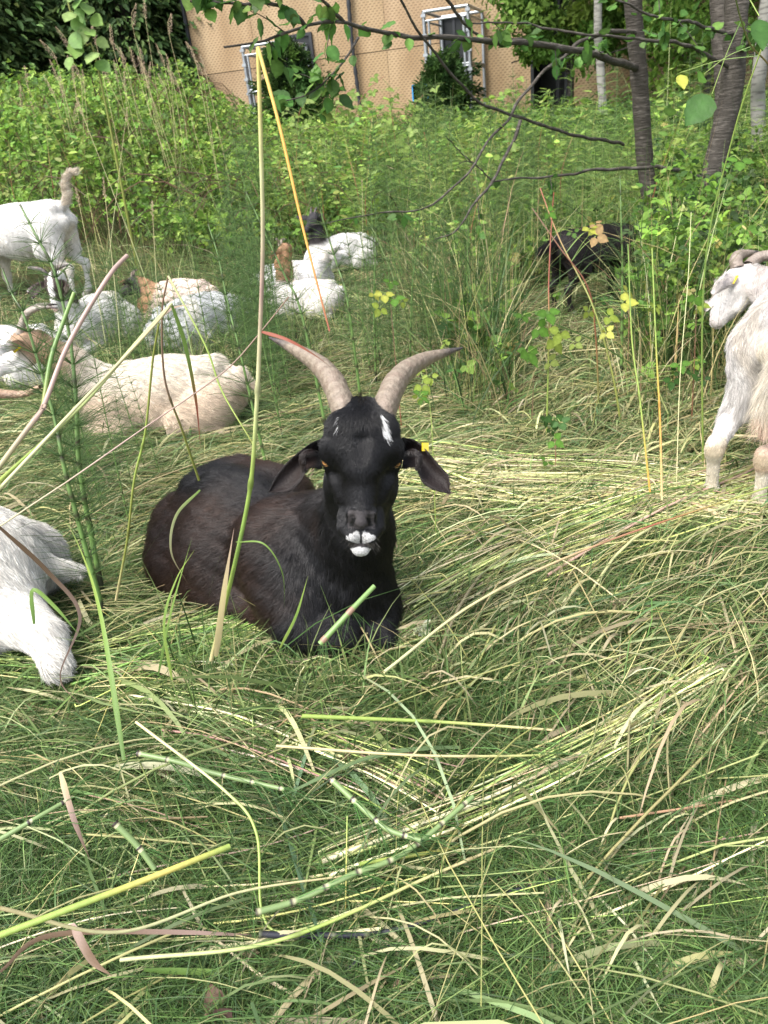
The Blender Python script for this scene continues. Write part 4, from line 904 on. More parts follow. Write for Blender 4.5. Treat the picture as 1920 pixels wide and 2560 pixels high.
def right_trees():
    lc = [(.06,.13,.03),(.09,.19,.04),(.16,.27,.06)]
    near_tree('cherry_tree', 'single slim cherry trunk right of the cage, with long bare branches reaching left',
        [([(1625,520,5.7),(1612,400,5.7),(1602,250,5.65),(1592,120,5.6),(1582,0,5.55)], .058, .048)],
        [([(1590,170,5.6),(1530,150,5.2),(1400,118,4.6),(1200,100,4.1),(1000,88,3.7),(860,60,3.3),(760,60,3.1),(660,108,2.9),(560,118,2.8)], .024, .003, 90, .062),
         ([(1590,80,5.5),(1480,90,5.1),(1330,210,4.6),(1270,300,4.3),(1240,330,4.2),(1100,500,3.9),(900,540,3.7),(780,560,3.6)], .013, .002, 6, .05),
         ([(1000,0,3.6),(1060,100,3.8),(1180,240,4.1),(1300,295,4.4),(1450,340,4.9),(1560,360,5.5)], .005, .011, 0, .05),
         ([(1300,300,4.3),(1250,420,4.2),(1150,560,4.0),(1090,600,4.0)], .010, .003, 4, .05),
         ([(860,60,3.3),(820,20,3.2),(790,-20,3.1)], .008, .004, 16, .06),
         ([(760,60,3.1),(720,20,3.0),(640,5,2.9),(480,10,2.8)], .008, .003, 34, .06),
         ([(900,95,3.4),(850,160,3.3),(790,230,3.25),(700,250,3.2)], .005, .002, 44, .06),
         ([(1100,-20,3.9),(1200,90,4.2),(1310,100,4.4)], .008, .004, 0, .05)],
        71, lc, ((2.6,5.2,4.6),(2.2,1.6,1.1),2500))
    near_tree('cherry_tree', 'twin trunk cherry tree rising behind the white goat at the right edge',
        [([(1760,560,5.0),(1790,400,5.0),(1825,250,5.0),(1838,120,5.0),(1842,0,5.0)], .068, .058), ([(1770,560,5.15),(1800,380,5.25),(1812,230,5.3),(1806,120,5.35),(1800,0,5.4)], .062, .052)],
        [([(1830,170,5.0),(1700,110,4.7),(1500,90,4.4),(1300,60,4.2),(1180,55,4.0)], .012, .003, 40, .06),
         ([(1790,450,5.0),(1650,420,4.7),(1500,425,4.5),(1340,445,4.3),(1230,450,4.2)], .014, .004, 8, .05),
         ([(1230,450,4.2),(1150,380,4.1),(1110,340,4.0)], .004, .002, 0, .05),
         ([(1840,90,5.0),(1740,60,4.5),(1640,40,4.2),(1500,-20,4.0)], .012, .004, 60, .06),
         ([(1800,590,4.8),(1850,585,4.6),(1940,600,4.4)], .012, .01, 10, .06),
         ([(1850,130,5.0),(1900,90,4.6),(1960,60,4.3)], .014, .006, 36, .07)],
        72, lc, ((4.0,5.0,4.4),(2.0,1.6,1.0),2500))
    for (x, y, lab, px) in ((3.55, 10.5, 'pale grey birch trunk between the two cherry trees', 0), (4.55, 8.6, 'pale mottled trunk at the right edge behind the twin trunk tree', 0)):
        pass
    for pts, lab, rr in (([(1510,330,10.5),(1500,150,10.5),(1495,0,10.4)], 'pale birch trunk seen between the cherry trunks', .055), ([(1900,430,8.0),(1895,250,8.0),(1905,120,7.9)], 'pale mottled trunk at the right edge behind the twin trunks', .07)):
        P = px_path(pts); o = np.array([P[0][0], P[0][1], float(T(P[0][0], P[0][1]))]); root = empty('birch_tree', tuple(o)); tag(root, lab, 'tree')
        P = [np.array([P[0][0], P[0][1], o[2]-.1])] + P + [P[-1] + np.array([0,0,2.5])]
        v, f, c = limb([p-o for p in P], rr, rr*.6, 40, 12, .03); obj('trunk', mesh('trunk', v, f, c), MPALE, root)
        r = rg(5+len(lab)); V, F, c = crown(r, np.array([0,0,4.3]), (1.3,1.3,1.2), 5000, .07, GREEN_M, [3,4,2], .3, 50); obj('crown', mesh('crown', V, F, c, smooth=False), MFAR, root)
# ================================================================= ground vegetation
FOOT = []        # ellipses (x, y, rx, ry, yaw) kept free of standing stems
def clear(x, y, grow=0.0):
    ok = np.ones(len(x), bool)
    for (cx, cy, a, b, yaw) in FOOT:
        dx, dy = x-cx, y-cy; c, s = math.cos(yaw), math.sin(yaw); u = dx*c+dy*s; v = -dx*s+dy*c
        ok &= (u/(a+grow))**2 + (v/(b+grow))**2 > 1
    return ok
def fan(r, n, d0, d1, amin=-.62, amax=.60, p=0.0):
    u = r.random(n)
    if p == 0: d = d0 * (d1/d0)**u
    else: d = (d0**p + u*(d1**p - d0**p))**(1/p)
    a = r.uniform(amin, amax, n); return np.sin(a)*d, np.cos(a)*d
LUSH = [(.052,.095,.028),(.090,.150,.046),(.15,.22,.072),(.25,.31,.12)]
BACKG = [(.12,.185,.06),(.19,.27,.085),(.28,.36,.12),(.40,.45,.20)]
STRAW = [(.50,.45,.22),(.60,.55,.31),(.38,.36,.14),(.34,.23,.14)]
BLUEG = [(.09,.16,.075),(.13,.21,.11)]
def flow(x, y):
    """lie of the flattened grass: combed round the black goat and out to the right"""
    a = .42 + .35*wob(x*1.1, y*1.1, 4) - .45*sm(1.35, .8, y)*sm(.3,-.4,x) + .25*sm(.3,.9,x)
    left = sm(-.05,-.5,x)*sm(2.2,1.6,y); return a*(1-left) + left*(-.25 + .5*wob(x*2, y*2, 1))
def lying_blades(name, n, d0, d1, Lm, wd, cols, wts, zr, seed, spread=.45, arch=.03, curv=.5, K=7, tube=False, label=None, p=0.0, free=.25, keep=None, amin=-.84, amax=.74, sd_w=.3, mat=None, cl=6, wig=.09):
    r = rg(seed); x, y = fan(r, n, d0, d1, amin, amax, p)
    if keep is not None: k = keep(x, y, r); x, y = x[k], y[k]; n = len(x)
    g_ = np.arange(n)//cl*cl; sp_ = Lm*.22; x = x[g_] + r.normal(0, sp_, n)*(np.arange(n) % cl > 0); y = y[g_] + r.normal(0, sp_, n)*(np.arange(n) % cl > 0)
    th = flow(x, y) + r.normal(0, spread, n)[g_] + r.normal(0, .17, n); th = np.where((r.random(n) < free)[g_], r.uniform(-math.pi, math.pi, n)[g_] + r.normal(0,.3,n), th); th += np.where((r.random(n) < .5)[g_], math.pi, 0)
    L = Lm * np.exp(r.normal(0, .35, n)); t = np.linspace(0, 1, K); cv = r.normal(0, curv, n)
    ang = th[:,None] + cv[:,None]*(t-.5)[None] + (r.normal(0,wig,(n,1))*np.sin(t*6.28*r.uniform(.5,1.3,(n,1))))
    dx = np.cos(ang)*L[:,None]/(K-1); dy = np.sin(ang)*L[:,None]/(K-1)
    X = x[:,None] + np.cumsum(dx,1) - dx.sum(1,keepdims=True)/2; Y = y[:,None] + np.cumsum(dy,1) - dy.sum(1,keepdims=True)/2
    z0 = r.uniform(zr[0], zr[1], n); tl = r.normal(0, .03, n)*L/.3
    Z = T(X, Y) + z0[:,None] + arch*np.abs(r.normal(0,1,n))[:,None]*np.sin(t*np.pi)[None] + tl[:,None]*(t-.5)[None]; Z = np.maximum(Z, T(X,Y)+.002)
    P = np.stack([X,Y,Z],-1); wdt = wd*np.exp(r.normal(0,sd_w,n))
    col = (pal(r, n, cols, wts, .26)[g_]*.65 + pal(r, n, cols, wts, .22)*.35)[:,None] * np.ones((1,K,1)); tip = (np.linspace(0,1,K)[None]*r.random((n,1)) > .62)[...,None]; col = np.where(tip, col*.4 + np.array([.33,.27,.15])*.6, col)
    if tube: V, F, c = tubes(P, wdt[:,None]*.5*np.interp(t,[0,.8,1],[1,.8,.45])[None], col, 4)
    else: V, F, c = ribbons(P, wdt[:,None]*np.interp(t,[0,.2,.7,1],[.7,1,.8,.08])[None], col, tilt=r.normal(0,.7,n))
    o = obj(name, mesh(name, V, F, c), mat or MG); return tag(o, label, 'grass', kind='stuff')
def upright(name, x, y, r, H, wd, cols, wts, K=5, lean=.35, label=None, droop=.25, mat=None, cat='grass', make=True):
    n = len(x); a = r.uniform(0, 6.28, n); h = H*np.exp(r.normal(0,.35,n)); ln = np.abs(r.normal(0, lean, n)); t = np.linspace(0,1,K)
    off = (ln*h)[:,None]*(t**1.6)[None]; X = x[:,None]+np.cos(a)[:,None]*off; Y = y[:,None]+np.sin(a)[:,None]*off
    Z = T(x,y)[:,None] + h[:,None]*(t - droop*ln[:,None]*t**3)
    P = np.stack([X,Y,Z],-1); w_ = (wd*np.exp(r.normal(0,.3,n)))[:,None]*np.interp(t,[0,.5,1],[.8,1,.1])[None]
    V, F, c = ribbons(P, w_, pal(r,n,cols,wts,.22), side=rvec(r,n,-.2,.2))
    if not make: return V, F, c
    return tag(obj(name, mesh(name, V, F, c), mat or MG), label, cat, kind='stuff')
# ---- horsetail: jointed stem with whorls of hair-thin branchlets
def horsetail_geo(r, H, r0, nb, whorls, blen, K=5, bw=.0011, hang=.2, bare=.2, curve=.06, pts=None, thin=1.0):
    if pts is None:
        a = r.uniform(0,6.28); pts = [(0,0,0),(math.cos(a)*curve*.3, math.sin(a)*curve*.3, H*.4),(math.cos(a)*curve, math.sin(a)*curve, H)]
    S = smooth_path(pts, 60); ax = unit(np.gradient(S, axis=0)); t = np.linspace(0,1,60)
    node = (np.abs(((t*whorls) % 1) - .0) < .09) | (((t*whorls) % 1) > .94)
    rad = r0*(1 - .72*t)*(1 + .16*node); cb = np.array([.15,.26,.07])*(1-t[:,None]*.4)
    cb = np.where(t[:,None] < .12, np.array([.03,.035,.02]), cb); col = np.where(node[:,None], np.array([.045,.04,.02]), cb)
    sv = tubes(S[None], rad[None], col[None], 8)
    ks = np.arange(int(whorls*bare), whorls); P = []; Wd = []
    for k in ks:
        tt = k/whorls; i = int(tt*59); m_ = nb if tt < .95 else nb//2
        a = np.linspace(0,6.28,m_,endpoint=False) + r.uniform(0,1) + r.normal(0,.12,m_)
        A = ax[i]; u = unit(np.cross(A,[.3,.9,.1])); v = np.cross(A,u)
        l = blen*np.interp(tt,[bare,.45,.8,1],[.75,1,.6,.2])*r.uniform(.7,1.15,m_); el = r.normal(.45+.25*tt,.10,m_)
        s = np.linspace(0,1,K); out = np.cos(a)[:,None]*u + np.sin(a)[:,None]*v
        p = S[i] + out[:,None]*(l[:,None]*np.cos(el)[:,None]*s[None])[...,None] + A*(l[:,None]*np.sin(el)[:,None]*s[None])[...,None]
        p[...,2] -= (l[:,None]*(hang)*r.uniform(.3,1.8,(m_,1))*s[None]**2); P.append(p)
    P = np.concatenate(P); n = len(P)
    bv = tubes(P, np.full((n,K), bw*.5)*np.linspace(1,.6,K)[None], pal(r,n,[(.06,.115,.035),(.095,.165,.05),(.14,.22,.07)],[3,3,1.5],.12), 3)
    return sv, bv
def horsetail(px, y0, label, seed, H=None, r0=.0065, nb=18, whorls=16, blen=.13, bare=.15, pxs=None, group=None, lean=None, bw=.0012):
    r = rg(seed)
    if pxs: pts = [W(a,b,yy) for a,b,yy in pxs]; o = np.array([pts[0][0], pts[0][1], float(T(pts[0][0],pts[0][1]))]); pts = [p - o for p in pts]; pts[0][2] = -.01
    else: g = G(*px) if y0 is None else np.array([px[0], y0, 0]); o = np.array([g[0], g[1], float(T(g[0],g[1]))]); pts = None
    s, b = horsetail_geo(r, H or .8, r0*(1.25 if pxs else 1), int(nb*1.2) if pxs else nb, whorls, blen*(1.3 if pxs else 1.1), bare=bare, pts=pts, bw=bw*1.35)
    root = empty('horsetail_plant', tuple(o)); tag(root, label, 'horsetail', group)
    obj('stem', mesh('stem', *s), MST, root); obj('branchlets', mesh('branchlets', *b), MG, root); return root
def copy_thing(root, loc, rz, sc_, label, group):
    c = root.copy(); C.objects.link(c); c.location = loc; c.rotation_euler = (0,0,rz); c.scale = (sc_,)*3; c['label'] = label; c['group'] = group
    for ch in [o for o in C.objects if o.parent == root]:
        d = ch.copy(); C.objects.link(d); d.parent = c
    return c
def gap(x, y): return 1 - .993*sm(.185,.21,x/y)*sm(.37,.34,x/y)*sm(2.5,2.9,y)*sm(5.5,5.2,y)
def foot():
    add = FOOT.append
    add((-.33,1.83,.50,.30,math.pi*.75)); add((-.02,1.5,.22,.22,0)); add((W(372,985,3.32)[0],3.34,.62,.30,math.pi-.1)); add((-1.29,1.95,.60,.34,math.pi-.62))
    add((1.44,2.42,.40,.26,.97)); add((1.50,4.95,.5,.22,.5))
    for px, y, a, b, yaw in ((28,5.85,.6,.3,0),(165,5.0,.3,.3,0),(-45,4.45,.5,.3,0),(420,5.6,.42,.25,0),(495,4.95,.42,.35,.9),(835,6.5,.45,.28,0),(790,5.95,.45,.25,0),(750,5.3,.42,.25,0)):
        add((W(px,750,y)[0], y, a, b, yaw))
def vegetation():
    foot(); r = rg(100)
    # 1. fine horsetail litter carpet in the foreground
    patch = lambda x, y: wob(x*2.3, y*2.3, 8) > -.75 + 1.5*sm(.85,1.55,y)
    lying_blades('horsetail_litter', 170000, .45, 2.2, .165, .0013, [(.032,.066,.020),(.065,.125,.034),(.115,.20,.054),(.21,.29,.09)], [3,3,2.4,.8], (.0,.075), 101, spread=.9, free=.4, cl=26, arch=.018, curv=.5, K=5, tube=False, label='dark green carpet of flattened horsetail branchlets', p=.4)
    lying_blades('grass_mat', 50000, .45, 3.6, .23, .0032, LUSH+STRAW[:2], [3,4,3,1.6,1.2,1.0], (.005,.055), 102, curv=.3, spread=.38, free=.32, cl=4, keep=lambda x, y, q: (q.random(len(x)) < .07) | ~patch(x, y), label='flattened green grass matted over the clearing', p=.3)
    lying_blades('straw', 11000, .45, 4.2, .42, .0027, STRAW+LUSH[2:], [3,2.4,3,.8,1.5,3], (.03,.072), 103, spread=.3, curv=.22, wig=.05, cl=4, free=.2, sd_w=.4, tube=True, label='pale dry grass stems lying over the green', p=.35, keep=lambda x, y, q: q.random(len(x)) < (.45+.5*sm(-.3,.5,x+.3*wob(x*3,y*3)))*np.where(patch(x,y),.15,1))
    lying_blades('grass_mat', 46000, 2.2, 7.5, .22, .0036, LUSH+STRAW[:2]+BLUEG, [3,4,3,1.5,1.6,1.2,1,.6], (.005,.06), 104, spread=.5, curv=.3, label='short matted grass round the resting goats', K=5)
    lying_blades('thatch', 52000, .45, 4.6, .085, .0021, [(.34,.28,.17),(.48,.42,.26),(.22,.16,.10),(.13,.10,.06),(.30,.32,.14)], [3,3,2,1.5,2], (.02,.072), 107, spread=1.2, free=.8, curv=.6, cl=2, K=4, arch=.006, keep=lambda x, y, q: q.random(len(x)) < np.where(patch(x,y),.3,1)*(.5+.5*sm(-.4,.3,x)), label='short broken bits of dry thatch in the mat')
    lying_blades('broad_grass_blades', 80, .5, 2.6, .42, .0085, BLUEG+LUSH[2:]+STRAW[1:2], [2,2,2,2,1], (.045,.085), 105, spread=.5, label='broad loose grass blades lying on top of the mat', arch=.03, p=.5)
    # long stems swept in bundles round the nest
    q = rg(106)
    def bundle(name, pts, n, w_, sd, cols, wts, label, Ls=(.35,.9), z=(.045,.085)):
        S = smooth_path([G(a,b) for a,b in pts], 200); t0 = q.uniform(-.15,.85,n); l = q.uniform(*Ls,n); K = 12; tt = np.clip(t0[:,None] + l[:,None]*np.linspace(0,1,K)[None],0,1); keepn = (tt[:,-1]-tt[:,0]) > .15; tt = tt[keepn]; n = len(tt)
        P = np.stack([np.interp(tt, np.linspace(0,1,200), S[:,i]) for i in range(3)],-1); tg = unit(S[-1]-S[0]); nr = np.array([-tg[1],tg[0],0]); off = q.normal(0,sd,n); dv = q.normal(0,sd*.9,n)
        P = P + nr*(off[:,None]+dv[:,None]*np.linspace(-.5,1,K)[None])[...,None]; P[...,2] = T(P[...,0],P[...,1]) + q.uniform(*z,n)[:,None] + .01*np.sin(np.linspace(0,3.1,K))[None]
        col = pal(q,n,cols,wts,.2); a = tubes(P, (w_*.5*np.exp(q.normal(0,.35,n)))[:,None]*np.linspace(1,.5,K)[None], col, 5)
        tag(obj(name, mesh(name,*a), MST), label, 'grass', kind='stuff')
    CB = [(.50,.50,.20),(.38,.46,.13),(.62,.56,.33),(.40,.27,.19),(.24,.34,.08)]
    bundle('swept_grass', [(760,1760),(1150,1530),(1560,1350),(1930,1230)], 300, .0040, .075, CB, [4,4,3,1,2], 'bundle of pale grass stems swept from the knees of the black goat to the right')
    bundle('swept_grass', [(820,2230),(1250,2080),(1540,1930),(1800,1760)], 130, .0040, .028, CB, [4,3,4,1,1], 'bundle of pale yellow stems curving up through the lower right foreground')
    bundle('swept_grass', [(330,1790),(620,1850),(900,1960),(1120,2080)], 100, .0036, .035, CB, [3,3,3,2,1], 'bundle of dry stems slanting down right below the black goat')
    bundle('swept_grass', [(240,1900),(520,1700),(820,1560),(1100,1500)], 70, .0036, .05, CB[:3]+[(.17,.29,.06)], [3,4,1,4], 'green stems heaped against the front of the black goat')
    bundle('swept_grass', [(980,1210),(1250,1250),(1560,1260),(1900,1330)], 240, .0036, .10, CB, [4,3,4,1,1], 'pale stems trampled level right of the black goat')
    bundle('swept_grass', [(-40,1700),(200,1720),(480,1660),(640,1600)], 90, .0034, .05, [(.17,.29,.06),(.12,.22,.04),(.38,.46,.13)], [3,3,2], 'dark green stems combed flat below the foreground white goat')
    bundle('swept_grass', [(-40,2420),(300,2330),(700,2290),(1050,2180)], 40, .0030, .04, CB, [4,3,3,1,1], 'pale stems lying across the bottom left')
    bundle('swept_grass', [(900,2460),(1250,2380),(1600,2300),(1950,2180)], 34, .0030, .05, CB, [4,3,3,1,1], 'pale stems lying across the bottom right')
    lying_blades('dry_blades', 3200, .66, 3.8, .20, .0056, [(.44,.40,.23),(.50,.46,.28),(.36,.37,.15),(.27,.20,.13)], [3,2,2,1], (.05,.078), 108, spread=.35, curv=.22, wig=.05, sd_w=.45, cl=3, free=.3, keep=lambda x, y, q: q.random(len(x)) < np.where(patch(x,y),.25,1)*(.4+.6*sm(-.4,.4,x)), label='broad pale dry blades flattened over the mat')
    # nest rim tufts: short green upright grass hugging the goats
    x, y = fan(r, 9000, .7, 4.6); k = clear(x,y,-.03) & (wob(x*3,y*3,5) > -.25); upright('short_grass', x[k], y[k], r, .085, .0026, LUSH+STRAW[:1], [3,3,3,1,.8], lean=.7, label='short grass shoots standing up through the mat', K=4)
    # grass in front of the black goat, half hiding its knees
    n = 1900; x = r.uniform(-.55,.24,n); y = 1.33 + .09*r.normal(0,1,n) + .18*np.maximum(-x-.1,0)*1.6; k = (y < 1.43 + .9*np.maximum(-x-.1,0))
    upright('short_grass', x[k], y[k], r, .125, .0040, LUSH+STRAW[:1], [2,3,4,3,1], lean=.9, label='green grass tuft in front of the black goat', K=6)
    # 2. taller growth behind
    def area(n, f, d0, d1, seed, amin=-.70, amax=.82, p=0.0):
        q = rg(seed); x, y = fan(q, n, d0, d1, amin, amax, p); k = (q.random(n) < f(x, y)) & clear(x, y, .02); return x[k], y[k], q
    tall = lambda x, y: np.clip(sm(6.3,7.6,y + .5*wob(x*.9,y*.9)) + sm(.15,.6,x)*sm(4.6,5.4,y+.3*wob(x*2,y*2))*gap(x,y)*(.35+.65*sm(5.6,6.6,y)), 0, 1)*(1-.85*sm(-.1,-1.0,x)*sm(6.6,7.4,y))
    x, y, q = area(66000, tall, 2.8, 14.8, 110); upright('meadow_grass', x, y, q, np.clip(.36*(1+.4*wob(x*1.1,y*1.1,7)+.6*wob(x*2.6,y*2.3,3)),.08,.75)*(1-.72*sm(8.5,11.5,y)), .0042, BACKG+STRAW[:2], [3,4,4,2,1.2,.8], lean=.45, label='tall green meadow grass behind the goats')
    x, y, q = area(21000, lambda x, y: (.45+.55*sm(1.0,1.5,x))*sm(.15,.6,x)*sm(2.9,3.5,y+.3*wob(x*2,y*2))*gap(x,y), 2.7, 5.8, 113, .0, .84); upright('undergrowth_grass', x, y, q, .36, .0042, LUSH[:3]+STRAW[:1]+[(.03,.06,.02)], [3,4,3,1,2], lean=.5, label='dark green grass under the trees')
    x, y, q = area(11500, lambda x,y: gap(x,y)*sm(.2,.7,x)*sm(2.6,3.3,y)*sm(6,4.5,y), 2.4, 6.5, 111, .0, .8); upright('tangled_stems', x, y, q, .46, .0030, STRAW+LUSH[:2], [2,1,3,2,3,3], lean=.5, label='tangle of dry and green stems under the trees', K=7)
    x, y, q = area(20000, lambda x,y: .7*sm(-.05,-.4,x)*sm(3.7,4.3,y)*sm(7.2,6.2,y)+.25*sm(-.4,0,x)*sm(.5,.2,x)*sm(3.3,4,y), 3.3, 7.4, 112); upright('sparse_grass', x, y, q, .27, .0032, BACKG+STRAW[:2], [3,4,3,2,1,1], lean=.45, label='thin standing grass among the resting goats')
    # distant horsetail haze
    q = rg(120); x, y = fan(q, 2100, 5.6, 14.5, -.60, .80, .5); k = (q.random(len(x)) < tall(x,y)*np.clip(.35+.65*sm(-2.5,-.3,x - .0*y),0,1)) & clear(x,y,.05) & ((wob(x*2.2,y*2.0,9) > -.15) | (q.random(len(x)) < .35)); x, y = x[k], y[k]
    n = len(x); Hh = q.uniform(.4,.95,n)*(1+.3*wob(x*1.3,y*1.3,2)+.35*wob(x*2.7,y*2.4,6))*(1-.7*sm(8.5,11.5,y)); P = []; ci = []; cl = []
    for wv in range(13):
        tt = .22 + .76*wv/13; nb = 9; a = q.uniform(0,6.28,(n,nb)); l = .17*(1-.55*abs(tt-.5))*q.uniform(.6,1.2,(n,nb)); s = np.linspace(0,1,4)
        X = x[:,None,None]+(np.cos(a)*l)[...,None]*s; Y = y[:,None,None]+(np.sin(a)*l)[...,None]*s
        Z = (T(x,y)+Hh*tt)[:,None,None] + (l*.75)[...,None]*s - (l*.55)[...,None]*s**2
        P.append(np.stack([X,Y,Z],-1).reshape(-1,4,3)); 
    P = np.concatenate(P); m_ = len(P); w_ = (.0020*np.exp(q.normal(0,.2,m_)))[:,None]*np.array([1,.9,.8,.4])
    a_ = ribbons(P, w_, np.tile(np.repeat(pal(q,n,[(.105,.18,.05),(.18,.28,.075),(.29,.39,.11)],[2,3,2.5],.2)*(1+.3*wob(x*.9,y*.9,11))[:,None],9,0),(13,1)), side=rvec(q,m_,-.3,.3))
    st = np.stack([np.stack([x,y,T(x,y)],-1), np.stack([x,y,T(x,y)+Hh*.5],-1), np.stack([x+q.normal(0,.04,n),y,T(x,y)+Hh],-1)],1)
    b_ = tubes(st, np.full((n,3),.0035)*np.array([1,.8,.3]), np.tile([.07,.13,.035],(n,1)), 4)
    V, F, c = join([a_, b_]); tag(obj('horsetail_thicket', mesh('horsetail_thicket', V, F, c), MG), 'feathery horsetail thicket filling the meadow behind', 'horsetails', kind='stuff')
    # 3. bramble thicket, back left, and low brambles right
    def bramble_mass(name, n, x, y, H, cols, wts, size, seed, label, lo=.15):
        q = rg(seed); n = len(x); top = H*(1 + .28*wob(x*1.6,y*1.6,1) + .12*wob(x*5,y*5,2)); u = q.random(n)**.55
        z = T(x,y) + top*(lo + (1-lo)*u); P0 = np.stack([x,y,z],1)
        fw0 = unit(rvec(q,n) + np.array([0,-.25,-.15])); nr0 = unit(rvec(q,n)*.8 + np.array([0,-.25,1])); sd = unit(np.cross(nr0,fw0)); col0 = pal(q,n,cols,wts,.22)*(1+.28*wob(x*.9,y*.9,4))[:,None]
        out = []
        for k_ in (0,1,-1):
            sz = size*q.uniform(.5,1.0,n)*np.exp(.35*wob(x*2.7,y*2.7,5))*(1 if k_ == 0 else .85); fw = unit(fw0*(1 if k_ == 0 else .35) + sd*k_); p = P0 + fw0*(sz*.25)[:,None] if k_ == 0 else P0
            out.append(leaves(p, fw, unit(nr0+rvec(q,n)*.2), sz, col0*np.exp(q.normal(0,.08,(n,1))), 1.25))
        V, F, c = join(out); return V, F, c
    q = rg(130); n = 40000; x = q.uniform(-9,1.2,n); y = q.uniform(6.6,13.5,n)**1.0; k = (q.random(n) < sm(1.2,-.6,x)*sm(6.5,7.6,y+.5*wob(x,y))) & clear(x,y,.1); x, y = x[k], y[k]
    Hh = .38 + .46*sm(7.0,8.8,y)*sm(-.6,-2.2,x); V, F, c = bramble_mass('', n, x, y, Hh, GREEN_M+GREEN_B, [2,3,3,3,3,1.5], .062, 131, '')
    m_ = 900; cx = q.uniform(-8,.6,m_); cy = q.uniform(6.8,12,m_); a = q.uniform(0,6.28,m_); l = q.uniform(.4,1.1,m_); s = np.linspace(0,1,6); hh = .5+.35*sm(7,8.8,cy)*sm(-.6,-2.2,cx)
    P = np.stack([cx[:,None]+np.cos(a)[:,None]*l[:,None]*s, cy[:,None]+np.sin(a)[:,None]*l[:,None]*s, T(cx,cy)[:,None]+(hh*q.uniform(.7,1.15,m_))[:,None]*np.sin(s*2.4)[None]],-1)
    cn = tubes(P, np.full((m_,6),.0038), pal(q,m_,[(.16,.10,.06),(.12,.18,.05),(.09,.05,.03)],[2,2,1],.2), 4)
    V, F, c = join([(V,F,c), cn]); tag(obj('bramble_thicket', mesh('bramble_thicket', V, F, c, smooth=False), ML), 'dense bramble thicket banked up at the back left', 'brambles', kind='stuff')
    q = rg(132); n = 38000; x, y = fan(q, n, 2.9, 13, -.16, .84, .8); k = (q.random(n) < gap(x,y)*.95*sm(.10,.6,x-.05*y)*sm(2.9,3.5,y)*(.5+.5*sm(8,5,y)) + .6*sm(6.5,8,y)) & clear(x,y,.05) & (wob(x*1.7,y*1.7,3) > -.45); x, y = x[k], y[k]
    V, F, c = bramble_mass('', n, x, y, .34+.2*sm(7,9,y)*(1-.8*sm(9,11.5,y)), [(.04,.085,.022),(.07,.14,.035)]+GREEN_M+GREEN_B+[(.40,.38,.12)], [3,3,3,3,3,1.5,1.2,.8,.4], .058, 133, '', .05); tag(obj('bramble_undergrowth', mesh('bramble_undergrowth', V, F, c, smooth=False), ML), 'low bramble leaves under the trees on the right', 'brambles', kind='stuff')
    q = rg(135); n = 19000; y = q.uniform(3.2,7.6,n); x = y*q.uniform(.34,.95,n); k = clear(x,y,.08) & (q.random(n) < sm(.335,.40,x/y)); x, y = x[k], y[k]
    V, F, c = bramble_mass('', n, x, y, .62+.2*wob(x*2,y*2), [(.05,.09,.028)]+GREEN_M+GREEN_B[:2]+[(.36,.34,.12)], [3,3,3,3,2,1.5,.5], .052, 136, '', .05); tag(obj('bramble_undergrowth', mesh('bramble_undergrowth', V, F, c, smooth=False), ML), 'dense leafy brush crowding the trunk bases at the right', 'brambles', kind='stuff')
    # tiny leafy weeds in the mat
    q = rg(134); x, y = fan(q, 2600, .8, 7); k = clear(x,y) & (wob(x*2.3,y*2.3,6) > .15); x, y = x[k], y[k]; n = len(x)
    V, F, c = leaves(np.stack([x,y,T(x,y)+q.uniform(.03,.07,n)],1), rvec(q,n,-.2,.2), unit(rvec(q,n)*.5+np.array([0,0,1])), .026*q.uniform(.6,1.5,n), pal(q,n,GREEN_M+[(.33,.3,.12)],[2,3,3,.5],.2), 1.2)
    tag(obj('weed_leaves', mesh('weed_leaves', V, F, c, smooth=False), ML), 'small weed leaves dotted through the mat', 'weeds', kind='stuff')
# ================================================================= single plants one can point at
GC = dict(green=(.17,.27,.06), lime=(.27,.36,.08), pink=(.36,.25,.21), straw=(.50,.42,.22), pale=(.50,.50,.26), olive=(.20,.22,.05), red=(.26,.08,.05), orange=(.60,.30,.06), brown=(.20,.13,.085), yellow=(.54,.45,.12), dark=(.03,.035,.03), mid=(.10,.18,.04))
def stem_geo(pts, r0, r1, cols, n=60, nodes=(), sides=10):
    P = smooth_path(pts, n) if not isinstance(pts, np.ndarray) else pts; t = np.linspace(0,1,len(P)); rad = np.interp(t,[0,1],[r0,r1])
    for nd in nodes: rad = rad*(1 + .55*np.exp(-((t-nd)/.008)**2))
    c = np.stack([np.interp(t, np.linspace(0,1,len(cols)), [GC[k][i] for k in cols]) for i in range(3)],1)
    for nd in nodes: c = c*(1 - .45*np.exp(-((t-nd)/.012)**2))[:,None]
    g_ = np.exp(.06*np.sin(t*140))[:,None]
    return tubes(P[None], rad[None], (c*g_)[None], sides)
def blade_geo(pts, w, cols, n=40, side=(0.2,-1,.3)):
    P = smooth_path(pts, n); t = np.linspace(0,1,n); c = np.stack([np.interp(t, np.linspace(0,1,len(cols)), [GC[k][i] for k in cols]) for i in range(3)],1)
    wd = w*np.interp(t,[0,.15,.6,1],[.55,1,.85,.05]); tt = unit(np.gradient(P,axis=0)); s = unit(np.cross(tt, np.array(side,float))); u = np.cross(s,tt)
    a = t*1.2; s2 = s*np.cos(a)[:,None]+u*np.sin(a)[:,None]; V = np.stack([P-s2*wd[:,None]/2, P+u*wd[:,None]*.12, P+s2*wd[:,None]/2],1).reshape(-1,3)
    i = np.arange(n-1)[:,None]*3; F = np.concatenate([np.stack([i[:,0],i[:,0]+1,i[:,0]+4,i[:,0]+3],1), np.stack([i[:,0]+1,i[:,0]+2,i[:,0]+5,i[:,0]+4],1)])
    return V, F, np.repeat(c,3,0)
